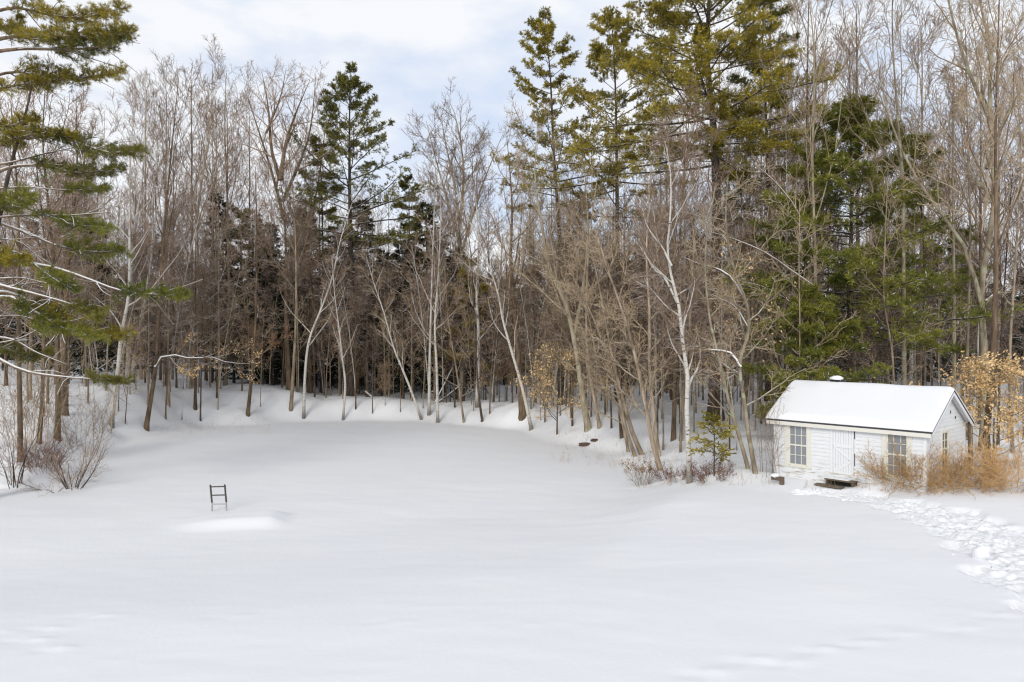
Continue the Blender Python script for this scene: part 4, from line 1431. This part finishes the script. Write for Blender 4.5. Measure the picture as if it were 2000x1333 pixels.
def leafy(H, r0, n, mat, size):
    def build():
        gt, gc, P3 = bare_geo(straight_line(H, .02), r0, 'sapling', m['brown'], m['twig_tan'], None, .01, .8, 6)
        P = P3.reshape(-1, 3)
        P = P[P[:, 2] > .15 * H]
        P = P[wr.integers(0, len(P), n)] + wr.normal(0, .05, (n, 3))
        gl = Geo()
        gl.blades(P, np.tile(np.array([[0, 0, -.5]]), (n, 1)), size, size * .55, 1, 1.0, m[mat])
        return ("trunk", gt), ("crown", gc), ("leaves", gl)
    return build, H


def conifer(H, w, nb, needle='hemlock', crown0=.05):
    def build():
        gt, gc = hemlock_geo(H, w, nb, m[needle], m['dark'], crown0)
        return ("trunk", gt), ("crown", gc)
    return build, H


tall_protos = [bare(20, 'tall', 'brown', 'twig_brown', .17), bare(20, 'maple', 'grey', 'twig', .16), bare(20, 'tall', 'grey', 'twig', .15),
               bare(20, 'maple', 'brown', 'twig', .17), bare(20, 'pole', 'lichen', 'twig', .14), bare(20, 'tall', 'grey', 'twig_brown', .15, None, 1.1)]
woods("tall", tall_protos, 44, (-44, 6, 46, 84), 1.7, skyline(.55, 1.0), "tall bare brown tree crowded among others", "tall bare trees in the woods", "bare_tree")
woods("tall", tall_protos, 46, (4, 46, 32, 80), 1.7, skyline(.5, 1.0), "tall bare tree with fine grey twigs", "tall bare trees right of the pond", "bare_tree")
woods("birch", [bare(18, 'birch', 'birch', 'twig', .11), bare(18, 'birch', 'birch', 'twig', .10, None, 1, .06)], 14, (-40, 40, 38, 75), 1.5,
      skyline(.6, .9), "slim pale birch half hidden among darker trunks", "pale birches in the woods", "birch_tree")
woods("snowy", [bare(13, 'spread', 'brown', 'twig', .12, 'snowy'), bare(13, 'spread', 'grey', 'twig', .11, 'snowy')], 24, (-34, -6, 36, 60), 1.3,
      lambda px, d, z: wr.uniform(10, 15), "bare tree with arching snow-lined branches", "snow-lined trees on the left", "bare_tree")
sap_protos = [bare(9, 'sapling', 'brown', 'twig_brown', .055), bare(9, 'sapling', 'grey', 'twig_tan', .05, None, .8), bare(9, 'sapling', 'dark', 'twig_brown', .05, None, .8, .05),
              bare(9, 'pole', 'lichen', 'twig_brown', .045), bare(8, 'spread', 'brown', 'twig_rust', .045, None, 1.3), bare(8, 'sapling', 'brown', 'twig_rust', .045, None, 1.5), bare(9, 'spread', 'grey', 'twig_brown', .05)]
woods("sapling", sap_protos, 76, (-36, 5, 44, 66), .7, lambda px, d, z: wr.uniform(5, 12), "slender bare sapling in the crowded undergrowth", "bare saplings round the pond", "bare_sapling", "sapling", .9)
woods("sapling", sap_protos, 85, (4, 36, 31, 60), .7, lambda px, d, z: wr.uniform(4.5, 12), "thin bare sapling with fine pale twigs", "bare saplings right of the pond", "bare_sapling", "sapling", .9)
pole_protos = [bare(9, 'sapling', 'brown', 'twig', .045, None, .8, .10), bare(9, 'sapling', 'grey', 'twig_tan', .038, None, .7, -.08),
               bare(9, 'pole', 'brown', 'twig', .05, None, 1, .05), bare(9, 'sapling', 'lichen', 'twig_tan', .04, None, .7, .16), bare(9, 'birch', 'birch', 'twig', .04, None, .6, -.14)]
woods("sapling", pole_protos, 88, (-27, 6, 40, 63), .55, lambda px, d, z: wr.uniform(5, 13), "thin bare stem at the pond's snowy edge", "thin stems along the far bank", "bare_sapling", "sapling", .7, 7)
woods("sapling", pole_protos, 40, (3, 24, 31, 52), .6, lambda px, d, z: wr.uniform(6, 13), "thin bare stem on the snowy slope", "thin stems on the right slope", "bare_sapling", "sapling", .7, 14)
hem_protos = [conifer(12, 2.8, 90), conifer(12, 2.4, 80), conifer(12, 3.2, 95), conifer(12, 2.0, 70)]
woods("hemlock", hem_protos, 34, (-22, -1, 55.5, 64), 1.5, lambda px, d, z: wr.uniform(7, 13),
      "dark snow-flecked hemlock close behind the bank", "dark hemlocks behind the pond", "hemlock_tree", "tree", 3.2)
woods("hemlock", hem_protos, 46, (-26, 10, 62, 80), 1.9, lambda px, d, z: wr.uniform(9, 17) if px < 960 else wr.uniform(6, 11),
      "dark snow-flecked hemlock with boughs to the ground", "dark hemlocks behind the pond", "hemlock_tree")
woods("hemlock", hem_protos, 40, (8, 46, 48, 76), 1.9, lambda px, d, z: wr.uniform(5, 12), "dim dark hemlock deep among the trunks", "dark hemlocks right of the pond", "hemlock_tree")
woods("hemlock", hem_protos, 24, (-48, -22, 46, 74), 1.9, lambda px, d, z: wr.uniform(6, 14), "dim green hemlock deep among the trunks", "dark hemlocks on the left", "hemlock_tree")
woods("beech", [leafy(4, .03, 420, 'rust', .12), leafy(4, .03, 380, 'beech', .11)], 22, (-24, 12, 44, 58), .8, lambda px, d, z: wr.uniform(2.5, 4.8),
      "small beech sapling still holding dry brown leaves", "leaf-holding beech saplings", "beech_sapling", "sapling", .8)

# the far wood behind, one mass
proto = []
for k in range(3):
    H = 19
    tp = straight_line(H)
    T, TR = tp[None], trunk_radii(16, .16, .02)[None]
    P1, R1 = spawn(T, TR, 16, .2, .97, 34, 9, .26, 5, .09, .1, .5, .012, 0, .5)
    P2, R2 = spawn(P1, R1, 7, .15, .98, 38, 10, .45, 4, .1, .05, .6, .010, 0, .5)
    P3, R3 = spawn(P2, R2, 4, .15, .98, 38, 10, .5, 2, .1, .05, .8, .009, 0, .5)
    pg = Geo()
    pg.tubes(T, TR, 5, m['brown'])
    pg.tubes(P1, R1, 3, m['brown'])
    pg.tubes(P2, R2, 3, m['twig'])
    pg.tubes(P3, R3, 3, m['twig'])
    proto.append(pg)
far = Geo()
for k in range(2):
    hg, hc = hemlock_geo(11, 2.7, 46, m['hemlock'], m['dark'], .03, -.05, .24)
    n0 = hg.n
    for V, Fc, mi in zip(hc.V, hc.Fs, hc.mi):
        hg.add(V, Fc - (hc.n - hc.n), m['hemlock'])
    proto.append(hg)
for k in range(340):
    y = wr.uniform(78, 135) if k < 150 else wr.uniform(72, 120)
    x = wr.uniform(-.82, .82) * y
    z = gz(x, y)
    px = CX + x / y * F
    f = max(.45, (CZ + (HOR - np.interp(px, SKY_X, SKY_Y)) * y / F - z) / 19 * wr.uniform(.36, .62))
    a = wr.uniform(0, 6.28)
    ca, sa = math.cos(a), math.sin(a)
    pg = proto[k % 3]
    if k >= 150:
        f = wr.uniform(.6, 1.25)
        pg = proto[3 + k % 2]
    for V, Fc, mi in zip(pg.V, pg.Fs, pg.mi):
        pass
    V = np.vstack(pg.V)
    V = np.stack([(V[:, 0] * ca - V[:, 1] * sa) * f + x, (V[:, 0] * sa + V[:, 1] * ca) * f + y, V[:, 2] * f + z], 1)
    n0 = far.n
    far.V.append(V)
    for Fc, mi in zip(pg.Fs, pg.mi):
        far.Fs.append(Fc + n0)
        far.mi.append(np.full(len(Fc), far.slot(pg.mats[mi[0]]), np.int32))
    far.n += len(V)
tag(link("far_woods", far.mesh("far_woods")), "far bare woods closing the view behind the nearer trees", "woods", kind="stuff")


# ------------------------------------------------------------------ shrubs, young leafy trees and small things
def shrub(label, base_px, name="bare_shrub", d=None, leaves=None, tips=None, group=None, **kw):
    if d is None:
        b = ground_at(*base_px)
    else:
        x = (base_px[0] - CX) * d / F
        b = np.array([x, d, gz(x, d)])
    gs, gc, P3 = shrub_geo(**kw)
    t = thing(name, label, "shrub", tuple(b), 0, group)
    gl = None
    if leaves:
        n, mat, size, zlo, zhi = leaves
        P = P3.reshape(-1, 3)
        P = P[(P[:, 2] > zlo) & (P[:, 2] < zhi)]
        P = P[rng.integers(0, len(P), n)] + rng.normal(0, .03, (n, 3))
        gl = Geo()
        gl.blades(P, np.tile(np.array([[0, 0, -.4]]), (n, 1)), size, size * .5, 1, 1.0, mat)
    parts(t, ("stems", gs), ("twigs", gc if gc is not gs else None), ("leaves", gl))
    return t


shrub("tall thin-stemmed bare shrub at the left edge of the snow", (28, 948), stems=9, height=2.6, spreadr=.8, r0=.022, mat=m['dark'], twig=m['twig'], base=.35, lean=.45, k2=8, k3=6, l2=.4, tw=.005)
shrub("dark many-stemmed shrub fanning out right on the left shore", (142, 956), stems=13, height=2.1, spreadr=1.2, r0=.020, mat=m['dark'], twig=m['twig'], base=.25, lean=.7, k2=8, k3=6, l2=.4, tw=.005)
shrub("low red-brown bush between the two thin-stemmed shrubs on the left shore", (88, 944), d=29.6, stems=46, height=1.3, spreadr=1.1, r0=.008, mat=m['twig_red'], twig=m['twig_red'], base=.5, lean=.9, k2=7, k3=5)
shrub("low shrub with branches lying out flat over the snow", (112, 957), stems=8, height=1.9, spreadr=4.0, r0=.014, mat=m['dark'], twig=m['twig'], base=.1, lean=1.2, k2=8, k3=5, up=-.01, one=True)
shrub("pale straw-coloured shrub high on the left bank behind the dark stems", (60, 925), d=32.5, stems=26, height=4.4, spreadr=.9, r0=.016, mat=m['twig_tan'], twig=m['twig_tan'], base=.9, lean=.7, k2=8, k3=5, tw=.006)
shrub("sandy-twigged shrub beside the brown trunks of the left bank", (170, 880), d=35, stems=16, height=3.0, spreadr=.9, r0=.014, mat=m['twig_tan'], twig=m['twig'], base=.7, lean=.7, k2=7, k3=5, tw=.006)
shrub("orange-brown tangled bush in front of the shed's right window", (1752, 952), stems=46, height=1.35, spreadr=1.5, r0=.009, mat=m['twig_orange'], twig=m['twig_orange'], base=.55, lean=1.0, k2=7, k3=4, wig=.13, up=-.02, l2=.5, tw=.0055)
shrub("dense orange bush against the shed's right front corner", (1822, 954), stems=62, height=1.5, spreadr=1.3, r0=.009, mat=m['twig_orange'], twig=m['twig_orange'], base=.75, lean=1.0, k2=7, k3=4, wig=.14, up=-.02, l2=.5, tw=.0055)
shrub("rusty bush below the golden beech right of the shed", (1890, 956), stems=40, height=1.25, spreadr=1.2, r0=.009, mat=m['twig_orange'], twig=m['twig_orange'], base=.7, lean=1.0, k2=7, k3=4, wig=.14, up=-.02, l2=.5, tw=.0055)
shrub("grey-brown tangled bush at the right edge behind the trodden path", (1975, 958), stems=40, height=1.6, spreadr=1.3, r0=.010, mat=m['twig_tan'], twig=m['twig_orange'], base=.7, lean=1.0, k2=8, k3=5, wig=.14, up=-.02, l2=.5, tw=.0055)
hy = shrub("dry hydrangea bush with brown flower heads on the snow left of the birch", (1258, 952), stems=26, height=1.05, spreadr=1.1, r0=.008, mat=m['twig_tan'], twig=m['twig'], base=.2, lean=.75, k2=4, k3=2,
           leaves=(420, m['seed'], .075, .55, 1.6), wig=.05)
shrub("low red-brown shrub left of the big white birch's foot", (1318, 936), stems=26, height=.62, spreadr=1.5, r0=.006, mat=m['twig_red'], twig=m['twig_red'], base=.55, lean=1.1, k2=7, k3=4, leaves=(260, m['rust'], .06, .05, .5))
shrub("low red-brown shrub right of the big white birch's foot", (1388, 934), stems=30, height=.72, spreadr=1.5, r0=.006, mat=m['twig_red'], twig=m['twig_red'], base=.6, lean=1.1, k2=7, k3=4, leaves=(320, m['rust'], .06, .05, .6))
shrub("thin upright brush standing by the crooked tree left of the shed", (1500, 930), stems=9, height=2.3, spreadr=.4, r0=.010, mat=m['brown'], twig=m['twig'], base=.4, lean=.4, k2=6, k3=4)


def young_beech(label, base_px, H, r0, n, size, wide=1.0, d=None):
    if d is None:
        b = ground_at(*base_px)
    else:
        x = (base_px[0] - CX) * d / F
        b = np.array([x, d, gz(x, d)])
    line = straight_line(H, .02)
    gt, gc, P3 = bare_geo(line, r0, 'fan', m['brown'], m['twig_tan'], None, .008, 1.0, 7)
    for gg in (gt, gc):
        gg.V = [v * np.array([wide, wide, 1]) for v in gg.V]
    P = P3.reshape(-1, 3) * np.array([wide, wide, 1])
    P = P[(P[:, 2] > .06 * H) & (P[:, 2] < 1.12 * H)]
    P = P[rng.integers(0, len(P), n)] + rng.normal(0, .03, (n, 3))
    gl = Geo()
    gl.blades(P, np.tile(np.array([[0, 0, -.5]]), (n, 1)), size, size * .5, 1, 1.0, m['beech'])
    t = thing("beech_tree", label, "tree", tuple(b))
    parts(t, ("trunk", gt), ("crown", gc), ("leaves", gl))


young_beech("golden beech with a full crown of dry leaves right of the shed", (1940, 940), 3.7, .045, 5600, .10, .95, 25.2)
young_beech("young beech with tan leaves alone on the right bank of the pond", (1088, 850), 4.7, .05, 1100, .13)
young_beech("sparse tan-leaved beech above the fan of stems left of the shed", (1425, 880), 9.0, .06, 500, .12, .6, 33)

b = ground_at(1395, 930)
gt, gc = hemlock_geo(2.1, 1.0, 15, m['pine'], m['dark'], .22, -.02, .09)
t = thing("conifer_sapling", "little green conifer sapling in the snow between the birch and the shed", "sapling", tuple(b))
parts(t, ("trunk", gt), ("crown", gc))


def log(label, a, bpt, d, r, d2=None, name="fallen_log"):
    A, B = at(*a, d), at(*bpt, d2 or d)
    P = catmull([np.zeros(3), (B - A) * .5 + np.array([0, 0, -.05]), B - A], 9)[None]
    g = Geo()
    g.tubes(P, np.linspace(r, r * .55, 9)[None], 8, m['snowy'])
    P1, R1 = spawn(P, np.linspace(r, r * .55, 9)[None], 6, .3, .95, 50, 12, .2, 4, .1, 0, .4, .01)
    g.tubes(P1, R1, 4, m['snowy'])
    o = link(name, g.mesh(name), None, tuple(A))
    tag(o, label, "log")


log("snow-covered fallen trunk lying before the dark hemlocks beyond the pond", (712, 766), (750, 794), 57, .17)
log("long snow-lined dead trunk leaning right among the birches", (842, 803), (917, 652), 56, .10, 58)
log("short snow-lined dead limb leaning across the leaning trunk", (850, 790), (905, 748), 55.5, .08, 57)
log("thin fallen branch on the snow beside the young beech", (1075, 827), (1106, 821), 46, .03)
for lab, px, py, r in (("flat brown rock poking out of the snow on the right shore", 1142, 871, .34), ("smaller brown rock behind the flat rock on the right shore", 1162, 864, .24)):
    b = ground_at(px, py)
    lg = lump_geo(r, int(px), m['rock'], .32)
    tag(link("shore_rock", lg.mesh("shore_rock"), None, (b[0], b[1], b[2] + .02)), lab, "rock")

# dead grass and weeds pricking through the snow along the banks
n = 900
px = np.concatenate([rng.uniform(1080, 1330, 380), rng.uniform(1280, 1520, 260), rng.uniform(180, 560, 160), rng.uniform(1560, 1990, 100)])
py = np.concatenate([rng.uniform(846, 905, 380) + (px[:380] - 1080) * .10, rng.uniform(905, 950, 260), rng.uniform(822, 850, 160), rng.uniform(945, 960, 100)])
base = np.array([ground_at(a, c) for a, c in zip(px[::3], py[::3])])
base = np.repeat(base, 3, axis=0)[:n] + np.concatenate([rng.normal(0, .12, (n, 2)), np.zeros((n, 1))], 1)
D = np.concatenate([rng.normal(0, .35, (n, 2)), np.ones((n, 1))], 1)
P = grow(base - np.array([0, 0, .05]), D, rng.uniform(.15, .5, n), 4, .12, 0)
g = Geo()
g.tubes(P, np.full((n, 1), .0045) * np.linspace(1, .4, 5)[None], 3, m['straw'])
tag(link("dead_grass", g.mesh("dead_grass")), "dry grass stalks poking through the snow along the banks", "grass", kind="stuff")
